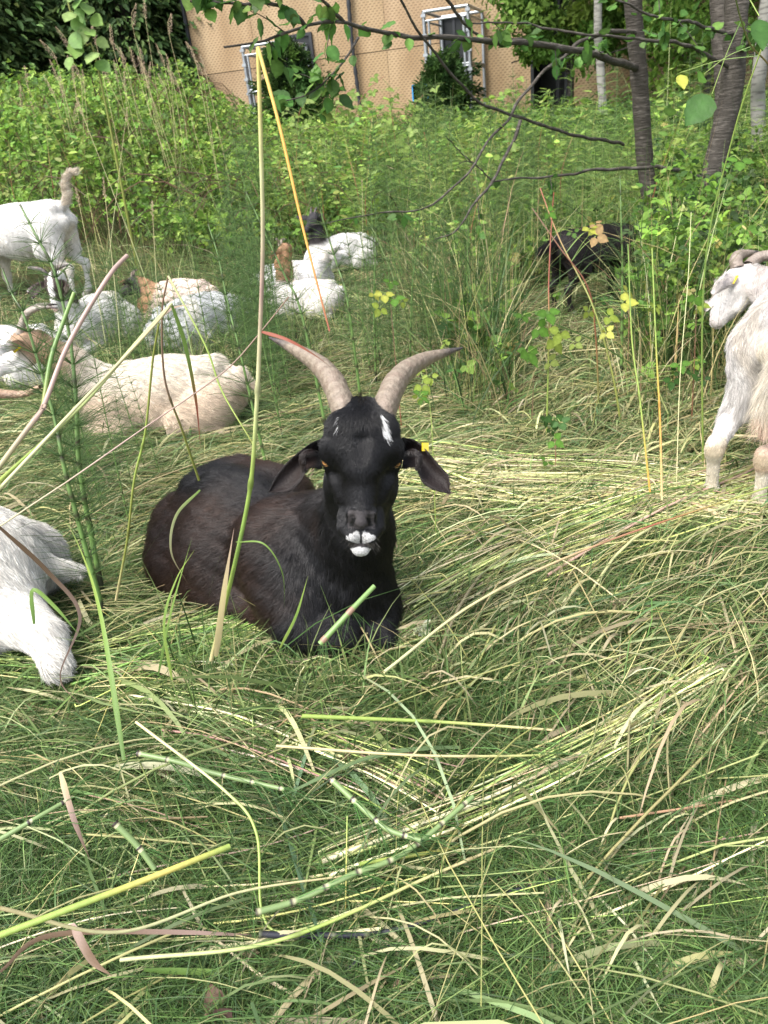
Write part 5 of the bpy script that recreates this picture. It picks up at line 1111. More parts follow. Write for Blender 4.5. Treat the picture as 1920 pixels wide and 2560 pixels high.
def panicle_geo(r, a, b, w=.012, n=170, col=(.46,.36,.24)):
    t = r.random(n); a, b = np.array(a), np.array(b); P = a + (b-a)*t[:,None]; rad = w*np.interp(t,[0,.2,.7,1],[.5,1,.8,.2])*r.random(n)**.5; d = rvec(r,n); ax = unit(b-a)
    P = P + d*rad[:,None]; fw = unit(ax + d*.6); return leaves(P, fw, rvec(r,n), .0085*r.uniform(.7,1.3,n), np.array(col)*np.exp(r.normal(0,.2,(n,1))), .8)
def grass_thing(name, label, parts, cat='grass stem', group=None):
    """parts: (name, (V,F,c), mat); origin at the lowest point of the first part"""
    V0 = parts[0][1][0]; o = V0[np.argmin(V0[:,2])]
    if len(parts) == 1: return thing_mesh(name, *parts[0][1], parts[0][2], label, cat, group, origin=o)
    root = empty(name, tuple(float(v) for v in o)); tag(root, label, cat, group)
    for nm, (V,F,c), mt in parts: obj(nm, mesh(nm, V-o, F, c), mt, root)
    return root
def c2(pts, y): return [W(a*.3858, 400+b*.3858, (y if np.isscalar(y) else y[i])) for i,(a,b) in enumerate(pts)]
def lin(a,b,n): return list(np.linspace(a,b,n))
def singles():
    r = rg(200)
    # the big bent reed stalk in front of the goat
    main = [W(528,1650,1.30), W(580,1440,1.27), W(624,1228,1.25), W(640,1040,1.23), W(650,830,1.22), W(657,600,1.20), W(652,350,1.18), W(645,118,1.17)]
    a = stem_geo(main, .0046, .0028, ['straw','lime','green','lime','pale','pink','pale','yellow'], 120, (.40,.565,), 10)
    b = stem_geo([W(645,118,1.17), W(700,320,1.14), W(760,580,1.10), W(824,828,1.06)], .0026, .0012, ['yellow','orange','orange','red'], 60)
    l = blade_geo([W(650,828,1.22), W(720,850,1.19), W(790,890,1.17), W(835,925,1.16)], .006, ['red','red','brown'])
    sh = blade_geo([W(540,1640,1.285), W(560,1480,1.26), W(585,1320,1.245)], .014, ['straw','straw','pink'])
    grass_thing('reed_stalk', 'tall pale green reed stalk bent at the top, rising past the black goat', [('stem',a,MST),('bent_tip',b,MST),('leaf',l,MG),('sheath',sh,MG)], 'reed')
    for i,(pts, r0, r1, cols, lab, nodes) in enumerate([
        ([W(-30,1335,1.15)]+c2([(450,2074),(900,1760),(1280,1500),(1500,1330)],[1.18,1.22,1.24,1.25])+[W(650,832,1.26),W(722,742,1.27)], .0022,.0010,['olive','straw','lime','pale','pink','brown'],'thin pale stem running from the left edge up to the joint of the bent reed',(.45,)),
        (c2([(-60,2060),(180,1740),(280,1600),(440,1200),(700,760),(822,622)],lin(.95,1.25,6)), .0040,.0034,['pink','yellow','lime','lime','pink','pink'],'thick pink and green stem with a broken tip crossing the horsetails',(.38,)),
        (c2([(-60,2130),(220,1880),(560,1560),(870,1200),(1110,930)],lin(.9,1.3,5)), .0033,.0027,['pink','lime','yellow','lime','pale'],'upper stem of the crossed pair on the left, snapped at its tip',(.34,.62)),
        (c2([(-60,2190),(440,1660),(700,1390),(1000,1070),(1112,935)],lin(.9,1.31,5)), .0026,.0022,['straw','lime','lime','pale','straw'],'lower stem of the crossed pair on the left',(.5,)),
        (c2([(1290,2074),(1180,1750),(1070,1430),(1050,1000),(1090,750)],[1.75,1.7,1.66,1.62,1.6]), .0030,.0018,['olive','olive','brown','brown','brown'],'brownish stem in front of the cream goat, folded at its top',(.45,)),
        (c2([(1090,750),(1330,1200),(1440,1500),(1640,1840)],[1.6,1.57,1.55,1.5]), .0022,.0016,['pale','lime','lime','olive'],'pale fold of stem slanting down past the rump of the cream goat',()),
        ([W(290,1500,1.72),W(318,1350,1.68)]+c2([(870,2074),(940,1770),(990,1300),(1030,1060)],[1.66,1.64,1.62,1.6]), .0034,.0022,['straw','olive','olive','lime','olive','olive'],'olive green stem rising left of the black goat to in front of the cream goat',(.3,.62)),
        (c2([(280,1600),(330,1290),(410,1050),(480,860)],[1.12,1.18,1.22,1.25]), .0038,.0030,['olive','mid','mid','green'],'short dark green stem crossing the left horsetail',(.5,)),
        ([W(0,2338,.62),W(200,2262,.66),W(400,2185,.71),W(573,2116,.77)], .0042,.0040,['lime','lime','yellow','lime'],'thick cut yellow green stalk pointing up in the bottom left corner',()),
        ([W(1625,1230,2.02),W(1600,1000,2.1),W(1580,850,2.15),W(1570,610,2.2)], .0030,.0016,['orange','lime','lime','green'],'left of the two leaning green stems before the tree trunks',(.4,)),
        ([W(1655,1250,1.95),W(1650,1050,2.0),W(1640,860,2.05),W(1630,620,2.1)], .0034,.0016,['straw','orange','lime','lime'],'right of the two leaning green stems before the tree trunks',(.4,.7)),
        ([W(1690,1250,2.1),W(1700,950,2.3),W(1720,700,2.45),W(1728,530,2.6)], .0016,.0008,['straw','pale','pale'],'hair thin straw stem beside the standing white goat',()),
        ([W(960,1680,1.12),W(1200,1500,1.33),W(1500,1360,1.5),W(1930,1215,1.72)], .0030,.0020,['pale','straw','red','lime'],'long pale and reddish stem lying below the standing white goat',(.3,.55)),
        ([W(755,1790,1.12),W(1100,1805,1.16),W(1380,1825,1.15)], .0042,.0026,['lime','lime','straw'],'bright lime stem lying level below the black goat',(.5,)),
        ([W(690,1865,1.05),W(1100,1890,1.05),W(1500,1880,1.12),W(1750,1840,1.2)], .0028,.0018,['straw','straw','lime','lime'],'long level straw stem below the bright lime one',(.4,)),
        ([W(340,1805,1.12),W(560,1975,.98),W(640,2080,.91),W(655,2280,.8),W(720,2330,.77),W(900,2270,.80)], .0028,.0018,['straw','pale','lime','lime','pale'],'kinked pale stem winding down the foreground',(.2,.42)),
        ([W(300,2400,.72),W(700,2350,.74),W(1100,2180,.85),W(1500,2010,1.0)], .0030,.0022,['pale','lime','straw','straw'],'long pale stem sweeping across the foreground to the right',(.3,.66)),
        ([W(900,2160,.86),W(1200,2100,.93),W(1500,1960,1.05),W(1780,1830,1.2)], .0034,.0020,['lime','yellow','lime','pale'],'yellow green stem in the bundle sweeping to the right edge',(.35,)),
        ([W(0,2270,.66),W(300,2330,.7),W(600,2230,.8),W(860,2190,.86)], .0026,.0016,['straw','pale','straw'],'cream stem across the bottom left',()),
        ([W(1070,2420,.74),W(1500,2400,.76),W(1930,2350,.80)], .0022,.0016,['straw','pale','straw'],'thin cream stem near the bottom right corner',()),
        ([W(855,2530,.70),W(862,2350,.78),W(868,2040,.92)], .0014,.0010,['orange','yellow','lime'],'thin yellow stem standing in the middle foreground',()),
        ]):
        f0 = pts[0]; v0 = f0 - CAMP; dn = unit(f0 - pts[1])
        if 960 + F_PX*(v0 @ CR)/(v0 @ CF) < 3 and dn[2] < -.05 and f0[2] > .06: pts = [f0 + dn*min(1.3, f0[2]/-dn[2])] + list(pts)
        parts = [('stem', stem_geo(pts, r0, r1, cols, 80, nodes), MST)]
        if 'snapped' in lab: parts.append(('leaf', blade_geo(c2([(1110,930),(1200,1200),(1270,1560),(1300,1870)],[1.31,1.32,1.33,1.36]), .0075, ['green','green','red','red']), MG)); parts.append(('dry_leaf', blade_geo(c2([(1000,1060),(1120,960),(1270,935)],[1.31,1.32,1.34]), .005, ['brown','pink','straw']), MG))
        grass_thing('tall_grass', lab, parts)
    # stubs, broad blades and dry leaves before the goat
    for pts, w_, cols, lab in [
        ([W(430,1700,1.18),W(410,1560,1.2),W(440,1450,1.22),(W(486,1375,1.22))], .006, ['lime','green','lime'],'bright green blade standing left of the reed'),
        ([W(395,1690,1.2),W(430,1520,1.23),W(480,1345,1.26)], .005, ['mid','green','green'],'upright green blade at the flank of the black goat'),
        ([W(700,1620,1.25),W(740,1540,1.24),W(770,1440,1.23)], .006, ['lime','green','lime'],'green blade sticking up over the folded foreleg'),
        ([W(500,1225,1.36),W(440,1290,1.33),(W(428,1380,1.31)),W(470,1460,1.3)], .006, ['green','pale','brown'],'curved pale blade hanging over the back of the black goat'),
        ([W(590,1355,1.22),W(660,1360,1.2),W(705,1430,1.19),W(712,1520,1.2)], .003, ['green','green','mid'],'arched green blade looped over the shoulder of the black goat'),
        ([W(310,1900,.95),W(250,1530,1.15),W(190,1350,1.3),W(125,1245,1.4)], .010, ['mid','green','lime','green'],'broad light green blade leaning beside the foreground white goat'),
        ([W(-10,1310,1.15),W(120,1430,1.2),W(200,1540,1.2),W(150,1690,1.15),W(200,1760,1.1)], .008, ['brown','brown','pink','brown'],'folded brown blade in front of the foreground white goat'),
        ([W(85,1560,1.2),W(82,1475,1.22),W(140,1520,1.2),W(200,1590,1.15)], .008, ['mid','green','mid'],'folded dark green blade against the white flank'),
        ([W(0,2430,.68),W(120,2340,.73),W(420,2330,.76),W(740,2345,.78)], .008, ['brown','brown','pink','brown'],'long pinkish brown blade curling along the foreground'),
        ([W(800,2355,.78),W(1200,2350,.8),W(1380,2270,.85),W(1450,2100,.96)], .010, ['green','green','mid'],'broad grey green blade arching at the lower right'),
        ([W(360,2425,.72),W(600,2435,.72),W(780,2460,.71)], .010, ['mid','green','green'],'blue green blade lying flat in the foreground'),
        ([W(180,2310,.72),W(230,2400,.68),W(280,2440,.66)], .012, ['pink','brown','brown'],'short dry pink leaf scrap in the lower left'),
        ([W(150,1930,.97),W(185,2050,.9),W(225,2150,.85)], .010, ['straw','pink','brown'],'upright dry pink leaf at the left of the foreground'),
        ]:
        grass_thing('loose_grass', lab, [('blade', blade_geo(pts, w_, cols), MG)], 'grass blade')
    # fallen horsetail stems, jointed
    c8 = lambda pts, ys: [W(300+a*.7233, 1500+b*.7233, yy) for (a,b),yy in zip(pts,ys)]
    def jointed(lab, pts, r0, dark=False, step=.055, brush=True, lift=.060):
        lift = .078 if dark else lift
        S = smooth_path(pts, 90); 
        for q in S: q[2] = max(q[2], float(T(q[0],q[1])) + lift)
        d = np.concatenate([[0],np.cumsum(np.linalg.norm(np.diff(S,axis=0),axis=1))]); ph = (d/step) % 1; nd = (ph < .07); bd = (ph >= .07) & (ph < .16)
        base = np.array([.022,.022,.03]) if dark else np.array([.16,.23,.085]); col = np.tile(base,(90,1)); col = np.where(nd[:,None], [.12,.13,.07] if dark else [.035,.025,.02], col); col = np.where(bd[:,None], [.02,.02,.02] if dark else [.42,.40,.24], col)
        rad = r0*.86*(1+.18*nd)*np.linspace(1,.8,90); parts = [('stem', tubes(S[None],rad[None],col[None],12), MST)]
        if brush:
            q = rg(int(abs(pts[0][0])*1000)+5); P = []; ax = unit(np.gradient(S,axis=0))
            for i in np.nonzero(nd & np.concatenate([[False], ~nd[:-1]]))[0]:
                m_ = 13; a = q.uniform(0,6.28,m_); u = unit(np.cross(ax[i],[0,0,1.])); v = np.cross(ax[i],u); s = np.linspace(0,1,5)[None,:,None]; l = q.uniform(.03,.12,m_)[:,None,None]
                out = (np.cos(a)[:,None]*u + np.sin(a)[:,None]*np.abs(v))[:,None]; p = S[i] + out*l*s*.5 + ax[i]*l*s*.85; p[...,2] = np.maximum(p[...,2] - .5*l[...,0]*s[...,0]**2, T(p[...,0],p[...,1])+.03); P.append(p)
            if P: P = np.concatenate(P); parts.append(('branchlets', tubes(P, np.full(P.shape[:2], .00055), pal(q,len(P),[(.05,.12,.03),(.09,.19,.05)],[1,1],.15), 3), MG))
        grass_thing('fallen_horsetail', lab, parts, 'horsetail')
    jointed('short jointed horsetail stem at the far left of the foreground', c8([(-20,770),(60,850),(120,930)],[.90,.88,.86]), .0065)
    jointed('pale jointed horsetail stem lying left of centre', c8([(60,530),(200,560),(330,600),(570,655)],[1.08,1.06,1.04,1.0]), .0058)
    jointed('thick bulging horsetail stem slanting down to the centre', c8([(730,620),(860,740),(930,795),(1040,830)],[1.0,.93,.90,.88]), .0062)
    jointed('long green horsetail stem slanting up to the right through the centre', c8([(470,1080),(620,1035),(800,950),(990,870),(1220,680)],[.78,.80,.83,.87,.96]), .0060)
    jointed('fat green horsetail stem in the bottom right corner', c8([(1290,1480),(1450,1310),(1560,1210),(1680,1120)],[.69,.74,.78,.82]), .0070)
    jointed('long black jointed stem lying across the lower foreground', c8([(480,1155),(640,1160),(900,1150),(1100,1095),(1330,1015),(1550,965)],[.76,.76,.765,.78,.81,.83]), .0060, True)
    jointed('bent black jointed stem below the long black one', c8([(835,1460),(790,1350),(850,1265),(950,1205),(1080,1180)],[.69,.705,.73,.745,.755]), .0058, True, brush=False)
    jointed('green horsetail stem at the very bottom, right of centre', [W(1240,2600,.66),W(1340,2460,.71),W(1440,2360,.75)], .0062)
    jointed('green horsetail stem in the bottom right, partly off the photo', [W(1740,2560,.66),W(1860,2510,.68),W(1960,2480,.69)], .0068)
    jointed('thin jointed stem lying at the left edge below the white goat', [W(-20,2110,.86),W(100,2040,.90),W(170,2000,.93)], .005)
    # cut horsetail stub leaning before the goat's knees
    S = smooth_path([W(800,1610,1.17), W(872,1532,1.20), W(936,1465,1.24)], 40); t = np.linspace(0,1,40); nd = (np.abs(t-.55) < .05) | (np.abs(t-.08) < .04)
    st = tubes(S[None], (.0052*(1+.15*nd)*np.linspace(1.1,.9,40))[None], np.where(nd[:,None],[.24,.15,.10],[.16,.26,.08])[None], 12); P = []
    for i in (22, 4):
        a = r.uniform(0,6.28,14); l = r.uniform(.03,.08,14); s = np.linspace(0,1,5); P.append(S[i] + np.stack([np.cos(a)[:,None]*l[:,None]*s*.6, np.sin(a)[:,None]*l[:,None]*s*.6-.01*s, -l[:,None]*s**1.3*.8],-1))
    P = np.concatenate(P); grass_thing('horsetail_stub', 'cut green horsetail stub with a brown joint leaning against the knees of the black goat', [('stem',st,MST),('branchlets',tubes(P,np.full(P.shape[:2],.0005),np.tile([.07,.15,.04],(len(P),1)),3),MG)], 'horsetail')
    # seed heads lying on the mat
    sh = [((860,1850),(945,1830),1.10,'pale seed head lying below the black goat'),((1320,1620),(1420,1650),1.35,'pale seed head lying right of the black goat'),((1530,1400),(1575,1500),1.55,'brown seed head lying right of centre below the leaning stems'),((1460,1255),(1560,1240),1.8,'pale seed head nearest the hooves of the standing goat'),((1395,1290),(1500,1265),1.7,'twin seed heads lying left of the standing goat'),((370,1680),(340,1750),1.15,'pale seed head at the left of the nest'),((555,2330),(640,2400),.75,'brown seed head in the lower foreground'),((1530,1110),(1560,1180),2.1,'small brown seed head in the trampled stems'),((1120,1960),(1150,1990),.98,'small brown seed head in the centre foreground'),((990,2510),(1010,2570),.68,'straw seed head at the bottom edge')]
    for a, b, y, lab in sh:
        A, B_ = W(*a,y), W(*b,y); A[2] = float(T(A[0],A[1]))+.075; B_[2] = float(T(B_[0],B_[1]))+.08
        thing_mesh('grass_spike', *panicle_geo(r, A, B_, .007, 150), MG, lab, 'seed head')
    # crumpled dry leaves and a faded clover head
    for px, y, s, lab in (((710,2190),.83,.05,'crumpled brown dead leaf in the centre foreground'),((845,1745),1.13,.05,'crumpled brown dead leaf before the black goat'),((560,2560),.66,.06,'brown dead leaf at the bottom left edge')):
        p = W(*px,y); p[2] = float(T(p[0],p[1]))+.07; n = 7; V,F,c = leaves(np.tile(p,(n,1))+rvec(r,n)*.008, rvec(r,n), unit(rvec(r,n)+[0,0,.5]), s*r.uniform(.6,1,n), pal(r,n,[(.16,.10,.07),(.24,.16,.11)],[1,1],.2), 1.0, T_NEAR); thing_mesh('dead_leaf', V,F,c, ML, lab, 'leaf')
    p = W(1035,1375,1.5); p[2] = .10; n = 40; V,F,c = leaves(np.tile(p,(n,1))+rvec(r,n)*.008, rvec(r,n), rvec(r,n), .022*r.uniform(.7,1.2,n), pal(r,n,[(.62,.62,.45),(.45,.5,.3)],[2,1],.1), .7); thing_mesh('clover_flower', V,F,c, MG, 'faded white clover head right of the black goat', 'flower')
    # droppings
    n = 16
    for i in range(n):
        px = (1010+r.normal(0,16), 1440+r.normal(0,12)) if i < 6 else (1322+r.normal(0,22), 1415+r.normal(0,16))
        g = G(*px); u, v = np.meshgrid(np.linspace(0,math.pi,7), np.linspace(0,2*math.pi,9)[:-1], indexing='ij'); V = np.stack([.006*np.sin(u)*np.cos(v), .006*np.sin(u)*np.sin(v), .0085*np.cos(u)],-1).reshape(-1,3)
        F = np.array([[a*8+b, a*8+(b+1)%8, (a+1)*8+(b+1)%8, (a+1)*8+b] for a in range(6) for b in range(8)])
        o = obj('dropping', mesh('dropping', V[:, [2,0,1]], F, np.full((len(V),3), .02)), MEYE, loc=(g[0], g[1], g[2]+.062)); tag(o, 'small black dropping, one of a few right of the black goat', 'dropping', 'goat droppings in the grass')
def bramble_plant(label, pts, r0, lv, seed, tri=True, stemcol=('red','brown'), cat='bramble', name='bramble_cane'):
    """cane with trifoliate leaves; lv: (px, py, y, size, colour)"""
    r = rg(seed); P = [W(*p) for p in pts]; o = np.array([P[0][0],P[0][1],float(T(P[0][0],P[0][1]))]); P[0][2] = o[2]-.01
    root = empty(name, tuple(o)); tag(root, label, cat); S = smooth_path(P, 50)
    V,F,c = stem_geo(S - o, r0, r0*.5, stemcol, 50); obj('cane', mesh('cane', V,F,c), MST, root)
    if tri: lv = [w_ for (px,py,y,s,col) in lv for w_ in ((px,py,y,s*.9,tuple(.82*v for v in col)),(px+r.normal(0,26),py+r.normal(12,24),y+.05,s*.62,tuple(.62*v for v in col)))]
    for (px,py,y,s,col) in lv:
        p = W(px,py,y); i = np.argmin(np.linalg.norm(S-p,axis=1)); q = S[i]; d = unit(p-q+[0,0,.001]); 
        if np.linalg.norm(p-q) > .012: V,F,c = stem_geo([q-o,(q+p)/2-o+[0,0,.01],p-o], .0011,.0009,('mid','lime'),10); obj('leaf_stalk', mesh('leaf_stalk', V,F,c), MST, root)
        nr = unit(np.array([.1,-.75,.6])+rvec(r,1)[0]*.5); dn = unit(np.array([0,-.3,-.6])+rvec(r,1)[0]*.6); dn = unit(dn-(dn@nr)*nr); sd = np.cross(nr,dn)
        ds = [dn, unit(dn*.1+sd), unit(dn*.1-sd)] if tri else [dn]
        cols = np.array([col]*len(ds))*np.exp(r.normal(0,.08,(len(ds),1)))
        V,F,c = leaves(np.array([p+x*.006 for x in ds]), np.array(ds), np.array([unit(nr+rvec(r,1)[0]*.15) for _ in ds]), np.array([s,s*.85,s*.85][:len(ds)]), cols, 1.05, T_NEAR)
        obj('leaf', mesh('leaf', V-o,F,c), ML, root)
    return root
def more_singles():
    Y = (.42,.44,.08); YG = (.28,.36,.06); G1 = (.10,.22,.03); G2 = (.055,.13,.03); TN = (.45,.30,.14)
    bramble_plant('bramble cane carrying large yellow leaves in front of the grazing black goat', [(1500,1010,2.9),(1490,850,2.95),(1470,720,2.95),(1400,620,2.95),(1330,520,3.0)], .004, [(1560,755,2.85,.055,Y),(1520,790,2.85,.05,YG),(1490,590,2.95,.05,TN),(1475,570,3.0,.05,Y),(1515,830,2.8,.04,Y),(1640,765,2.8,.035,YG)], 301, stemcol=('mid','red','brown'))
    bramble_plant('upright red stemmed bramble with broad green leaves below the grazing black goat', [(1365,1000,2.7),(1372,850,2.7),(1372,700,2.75),(1380,540,2.8),(1385,480,2.8)], .0035, [(1320,880,2.6,.065,G1),(1370,780,2.65,.055,G1),(1385,850,2.65,.06,YG),(1400,830,2.6,.05,YG),(1370,530,2.75,.035,G1),(1345,820,2.65,.05,G1)], 302, stemcol=('lime','lime','red','red'))
    bramble_plant('small bramble shoot with dark green leaves on the trampled ground', [(1390,1110,2.35),(1388,1070,2.38),(1385,1050,2.38)], .002, [(1385,1045,2.36,.045,G2),(1400,1055,2.35,.04,G2),(1385,1100,2.3,.04,G1)], 303)
    bramble_plant('bramble shoot with three green leaves left of the head of the standing white goat', [(1745,900,2.7),(1740,800,2.7),(1735,740,2.72)], .002, [(1740,738,2.7,.045,G1),(1750,760,2.7,.04,YG)], 304)
    bramble_plant('dark bramble cane leaning under the leaning stems before the trees', [(1560,1060,2.75),(1530,930,2.8),(1480,760,2.9),(1400,600,3.1),(1350,470,3.3)], .0042, [(1700,910,2.7,.045,G1),(1730,930,2.7,.045,G2),(1680,950,2.65,.04,G2)], 305, stemcol=('olive','olive','red'))
    bramble_plant('leafy shoot with a yellow topped leaf between the horns and the trees', [(985,870,2.9),(980,800,2.9),(975,740,2.9)], .0022, [(960,735,2.85,.045,Y),(985,745,2.85,.05,G1),(950,770,2.85,.04,YG)], 306)
    bramble_plant('small pale nettle shoot beside the right horn', [(1075,1180,1.95),(1078,1050,2.0),(1060,960,2.05)], .0016, [(1055,960,2.03,.035,YG),(1050,990,2.0,.03,G1),(1075,940,2.05,.025,YG)], 307, stemcol=('lime','lime'))
    bramble_plant('bramble leaves overhanging at the far right above the standing goat', [(2060,560,3.3),(1960,300,2.8),(1870,100,2.3),(1830,-40,2.0)], .0035, [(1780,235,2.2,.10,G2),(1700,182,2.6,.05,Y),(1898,40,1.7,.06,G2),(1760,185,2.4,.05,G1)], 308, tri=False, stemcol=('red','red','mid'))
    bramble_plant('green climbing stem curving up the right edge before the twin trunks', [(1780,1000,2.3),(1760,700,2.2),(1830,350,2.1),(1925,60,2.0)], .0032, [(1850,400,2.1,.04,G1)], 309, stemcol=('lime','green','lime'))
    # pale leafy sapling at the top left
    bramble_plant('pale leafed sapling standing against the dark evergreens at the top left', [(262,330,6.6),(245,170,6.5),(215,110,6.5),(180,40,6.5),(165,-20,6.5)], .012, [(190+60*math.sin(i*2.4)*(.35+.02*i)+i*1.5, -25+i*11, 6.45, .10+.05*math.sin(i*1.7)**2, [(.2,.32,.08),(.15,.27,.07),(.26,.36,.12)][i%3]) for i in range(17)], 310, tri=False, stemcol=('olive','olive'), cat='sapling', name='sapling')
    # young elder shoots rising from the thicket before the building
    r = rg(320)
    for i, (x0, y0_, x1, y1, yy) in enumerate([(800,330,885,215,9.5),(830,340,960,190,9.6),(1000,340,1060,235,9),(1010,540,980,290,7.5),(720,360,770,250,8.5),(1110,560,1060,330,7.6),(1240,330,1290,210,9.2)]):
        lv = [(x0+(x1-x0)*t+r.normal(0,14), y0_+(y1-y0_)*t+r.normal(0,8), yy, .075, (.24,.34,.08)) for t in np.linspace(.35,1,7)]
        lb = ['shoot of yellow green leaves left of the downpipe','taller yellow green shoot crossing the downpipe','yellow green shoot between the downpipe and the blue tag','slender leafy shoot in the middle of the meadow','yellow green shoot beside the left hand cage','reddish stemmed shoot below the right hand cage','leafy shoot right of the right hand cage'][i]
        bramble_plant(lb, [(x0,y0_+60,yy),((x0+x1)/2,(y0_+y1)/2,yy),(x1,y1,yy)], .005, lv, 330+i, stemcol=('olive','red'), name='leafy_shoot', cat='shoot')
    # yellow green shoots scattered through the meadow
    q = rg(350); protos = []
    for i in range(4):
        root = empty('leafy_shoot', (0,30+i,0)); tag(root, 'x', 'shoot'); H = .75; pts = [np.array([0,0,-.02]), np.array([.03,.02,H*.5]), np.array([q.normal(0,.12),q.normal(0,.08),H])]
        V,F,c = stem_geo(pts, .0045,.0018,('olive','red','lime'),24,(),6); obj('stem', mesh('stem',V,F,c), MST, root); S = smooth_path(pts,40); n = 46; k = q.integers(9,40,n); d = unit(rvec(q,n,-.2,.5))
        V,F,c = leaves(S[k]+d*q.uniform(.02,.17,n)[:,None]*np.interp(k,[9,40],[1.2,.3])[:,None], d, unit(rvec(q,n)*.6+[0,-.2,1]), .062*q.uniform(.6,1.25,n), pal(q,n,[(.26,.36,.08),(.18,.29,.06),(.38,.44,.14),(.12,.22,.05)],[3,3,1,2],.15), .9, T_NEAR); obj('foliage', mesh('foliage',V,F,c), ML, root); protos.append(root)
    m_ = 0
    while m_ < 84:
        px, y = (q.uniform(-40,1760), q.uniform(5.6,9.3)) if m_ < 46 else (q.uniform(650,1760), q.uniform(5.4,8.8)); p = W(px,500,y)
        if not clear(np.array([p[0]]),np.array([y]),.1)[0] or (.19 < p[0]/y < .36 and y < 6.2) or (p[0] < .1 and y < 6.9): continue
        copy_thing(protos[m_%4], (float(p[0]), y, float(T(p[0],y))), q.uniform(0,6.28), q.uniform(.7,1.35), 'yellow green leafy shoot standing up out of the meadow far behind the goats', 'leafy shoots scattered through the meadow'); m_ += 1
    for pr in protos:
        for ch in [o for o in C.objects if o.parent == pr]: bpy.data.objects.remove(ch)
        bpy.data.objects.remove(pr)
    # grasses with seed heads above the thicket at the back left
    tops = [(62,165),(75,250),(100,100),(140,68),(168,140),(180,165),(205,175),(275,100),(285,150),(300,120),(325,118),(345,140),(350,120),(360,165),(376,155),(415,135),(418,165),(428,35),(430,180),(465,105),(485,145),(275,62),(360,-5),(340,10),(125,150),(190,260),(250,150),(230,60),(310,180),(395,185),(500,135),(390,110),(150,190),(50,215),(110,190)]
    q = rg(340)
    for i, (tx, ty) in enumerate(tops):
        y = q.uniform(7.6,9.2); A = W(tx,ty,y); b = np.array([A[0]+q.normal(0,.12), A[1]+q.normal(0,.05), 0.]); b[2] = float(T(b[0],b[1])); Bt = A - unit(np.array([q.normal(0,.25),0,1.]))*q.uniform(.13,.2)
        root = empty('seed_head_grass', tuple(b)); tag(root, 'tall grass stem with a fluffy buff seed head standing against the dark evergreens', 'grass stem', 'seed head grasses above the bramble thicket')
        V,F,c = stem_geo([b-b,(Bt-b)*.5+[0,0,.04],Bt-b,A-b], .0028,.0014,('lime','straw','straw'),24,(),5); obj('stem', mesh('stem',V,F,c), MST, root)
        V,F,c = panicle_geo(q, Bt-b, A-b, .022, 150, (.50,.37,.27)); V = V; obj('seed_head', mesh('seed_head',V,F,c), MG, root)
    for (bx_, by_, tx, ty, y, lab) in ((395,700,190,245,4.2,'straw stem with a thin seed head rising behind the tail of the standing white goat'),(200,700,190,470,3.6,'pair of pale stems by the raised tail, left one'),(222,700,258,445,3.6,'pale stem leaning right of the raised tail'),(205,640,318,270,5.5,'pale grass stem leaning right over the thicket'),(300,600,380,505,3.8,'short reddish stem left of the resting goats'),(880,500,905,445,6.0,'pale dead stem in the middle meadow')):
        b = W(bx_,by_,y); b[2] = float(T(b[0],b[1])); A = W(tx,ty,y)
        grass_thing('tall_grass', lab, [('stem', stem_geo([b,(A+b)/2+[.01,0,.02],A], .0024,.0010,('lime','pale','straw'),30,(),6), MST), ('seed_head', panicle_geo(q, A-unit(A-b)*.08, A, .006, 50), MG)])
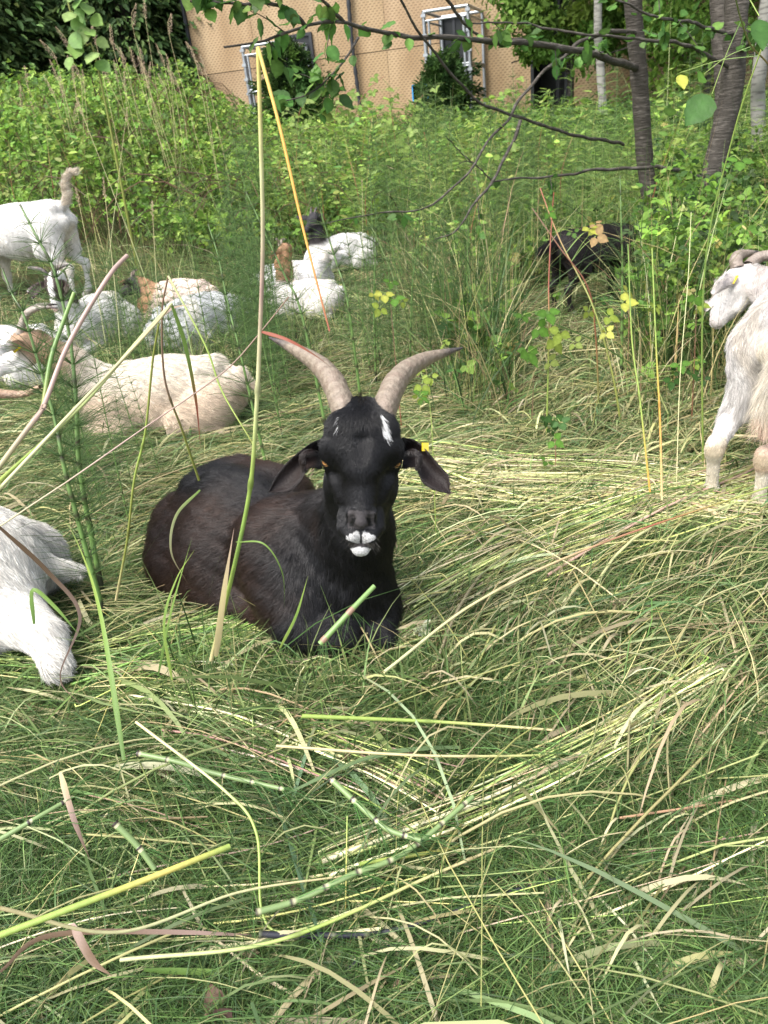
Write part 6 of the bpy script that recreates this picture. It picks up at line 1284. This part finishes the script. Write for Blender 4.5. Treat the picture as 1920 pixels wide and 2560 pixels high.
def horsetails():
    horsetail(None,None,'left one of the two near horsetails standing in front of the resting goats',401,pxs=[(190,1330,1.78),(168,1200,1.82),(140,1060,1.86),(100,920,1.9),(60,790,1.94),(30,735,1.97),(5,670,2.0)],r0=.0068,nb=20,whorls=19,blen=.15,bare=.25)
    horsetail(None,None,'right one of the two near horsetails, its bent top reaching the standing white goat',402,pxs=[(207,1350,1.9),(203,1200,1.92),(190,1000,1.95),(173,836,2.0),(135,678,2.05),(92,593,2.1),(50,512,2.15)],r0=.0072,nb=20,whorls=22,blen=.16,bare=.28)
    horsetail(None,None,'horsetail rising left of the bent reed in front of the snow white goat',403,pxs=[(640,1010,2.6),(600,880,2.65),(570,760,2.7),(545,640,2.75),(520,560,2.8)],r0=.005,nb=18,whorls=16,blen=.16,bare=.25)
    horsetail(None,None,'slanting horsetail crossing behind the bent reed',404,pxs=[(790,870,3.0),(755,790,3.05),(710,685,3.1),(650,555,3.15),(615,480,3.2)],r0=.0058,nb=14,whorls=17,blen=.14,bare=.35)
    horsetail(None,None,'dark jointed horsetail stem in front of the trio of goats',405,pxs=[(885,850,3.3),(870,760,3.3),(842,660,3.35),(805,540,3.4),(780,440,3.4)],r0=.0058,nb=14,whorls=17,blen=.14,bare=.3)
    horsetail(None,None,'thin upright horsetail right of the trio of goats',406,pxs=[(928,870,3.6),(935,760,3.6),(940,600,3.6),(936,500,3.6)],r0=.0045,nb=12,whorls=15,blen=.11,bare=.35)
    horsetail(None,None,'jointed horsetail right of centre with a pale green middle',407,pxs=[(1015,880,3.6),(1030,730,3.6),(1045,600,3.6),(1052,480,3.6)],r0=.0045,nb=12,whorls=15,blen=.11,bare=.35)
    horsetail(None,None,'bright green horsetail stem standing before the grazing black goat',408,pxs=[(1560,820,3.3),(1556,680,3.3),(1553,560,3.3),(1550,440,3.35)],r0=.0065,nb=12,whorls=14,blen=.12,bare=.4)
    protos = [horsetail((.0,0),20.0+i,'x',410+i,H=.85+.1*i,r0=.0048,nb=13,whorls=15,blen=.15,bare=.25,group='g',bw=.0015) for i in range(3)]
    q = rg(420); grp = ['horsetails between the cream goat and the bent reed','horsetails in front of the cream goat\'s head','horsetails in the meadow behind the horns']; lb = ['short feathery horsetail standing in front of the snow white and brown necked goats','short feathery horsetail near the head of the cream goat','feathery green horsetail standing in the meadow beyond the black goat']
    spots = [(1.9,5.6)]; n = 0
    while n < 205:
        if n < 60: px, y = (q.uniform(220,680), q.uniform(3.6,4.9)) if n < 34 else (q.normal(625,45), q.uniform(3.0,4.6)); sc_ = q.uniform(.5,.8) if n < 34 else q.uniform(.6,.95)
        elif n < 82: px, y = q.uniform(-20,300), q.uniform(2.3,3.0) if n < 74 else q.uniform(4,5); sc_ = q.uniform(.45,.75)
        elif n < 130: px, y = q.uniform(480,1500), q.uniform(3.9,7.5); sc_ = q.uniform(.6,1.0)
        elif n < 160: px, y = q.uniform(860,1320), q.uniform(3.2,5.2); sc_ = q.uniform(.45,.85)
        else: px, y = q.uniform(560,1750), q.uniform(5.8,9.0); sc_ = q.uniform(.9,1.35)
        p = W(px, 700, y)
        if not clear(np.array([p[0]]), np.array([y]), .06)[0]: continue
        if n >= 82 and .19 < p[0]/y < .38 and y < 5.6: continue
        if 690 < px < 880 and 4 < y < 5.3 and q.random() < .7: continue
        gi = 0 if n < 60 else 1 if n < 82 else 2
        copy_thing(protos[n % 3], (float(p[0]), y, float(T(p[0],y))), q.uniform(0,6.28), sc_, lb[gi], grp[gi]); n += 1
    for pr in protos:
        for ch in [o for o in C.objects if o.parent == pr]: bpy.data.objects.remove(ch)
        bpy.data.objects.remove(pr)
# ================================================================= build
ground(); building()
c1 = pipe_cage(1058, 1170, 30, 1.2, 'tall pipe cage round the right hand shrub, with a blue tag on its left post')
c2_ = pipe_cage(605, 700, 118, 1.2, 'tall pipe cage round the left hand shrub beside the downpipe')
background(); right_trees()
climbing_shrub(640,790,120,330,14.4,5,'dark conifer shrub growing up through the left hand pipe cage',0)
climbing_shrub(1040,1180,150,370,13.6,6,'dark conifer shrub growing up through the right hand pipe cage',0)
build_goats()
vegetation(); singles(); more_singles(); horsetails()
# blue tag tied to the cage post
for i, (px, py, s_) in enumerate(((1050,231,.13),(1068,226,.10))):
    p = W(px, py, 13.6 + .05*i); V, F = box_mesh(p, WU*s_, np.array([0,0,1.])*s_*.9, WN*.006, .15)
    thing_mesh('blue_tag', V, F, np.tile([.03,.30,.62],(len(V),1)), MEYE, ['larger blue tag hanging on the left post of the right hand cage','smaller blue tag beside the larger one on the cage post'][i], 'tag')
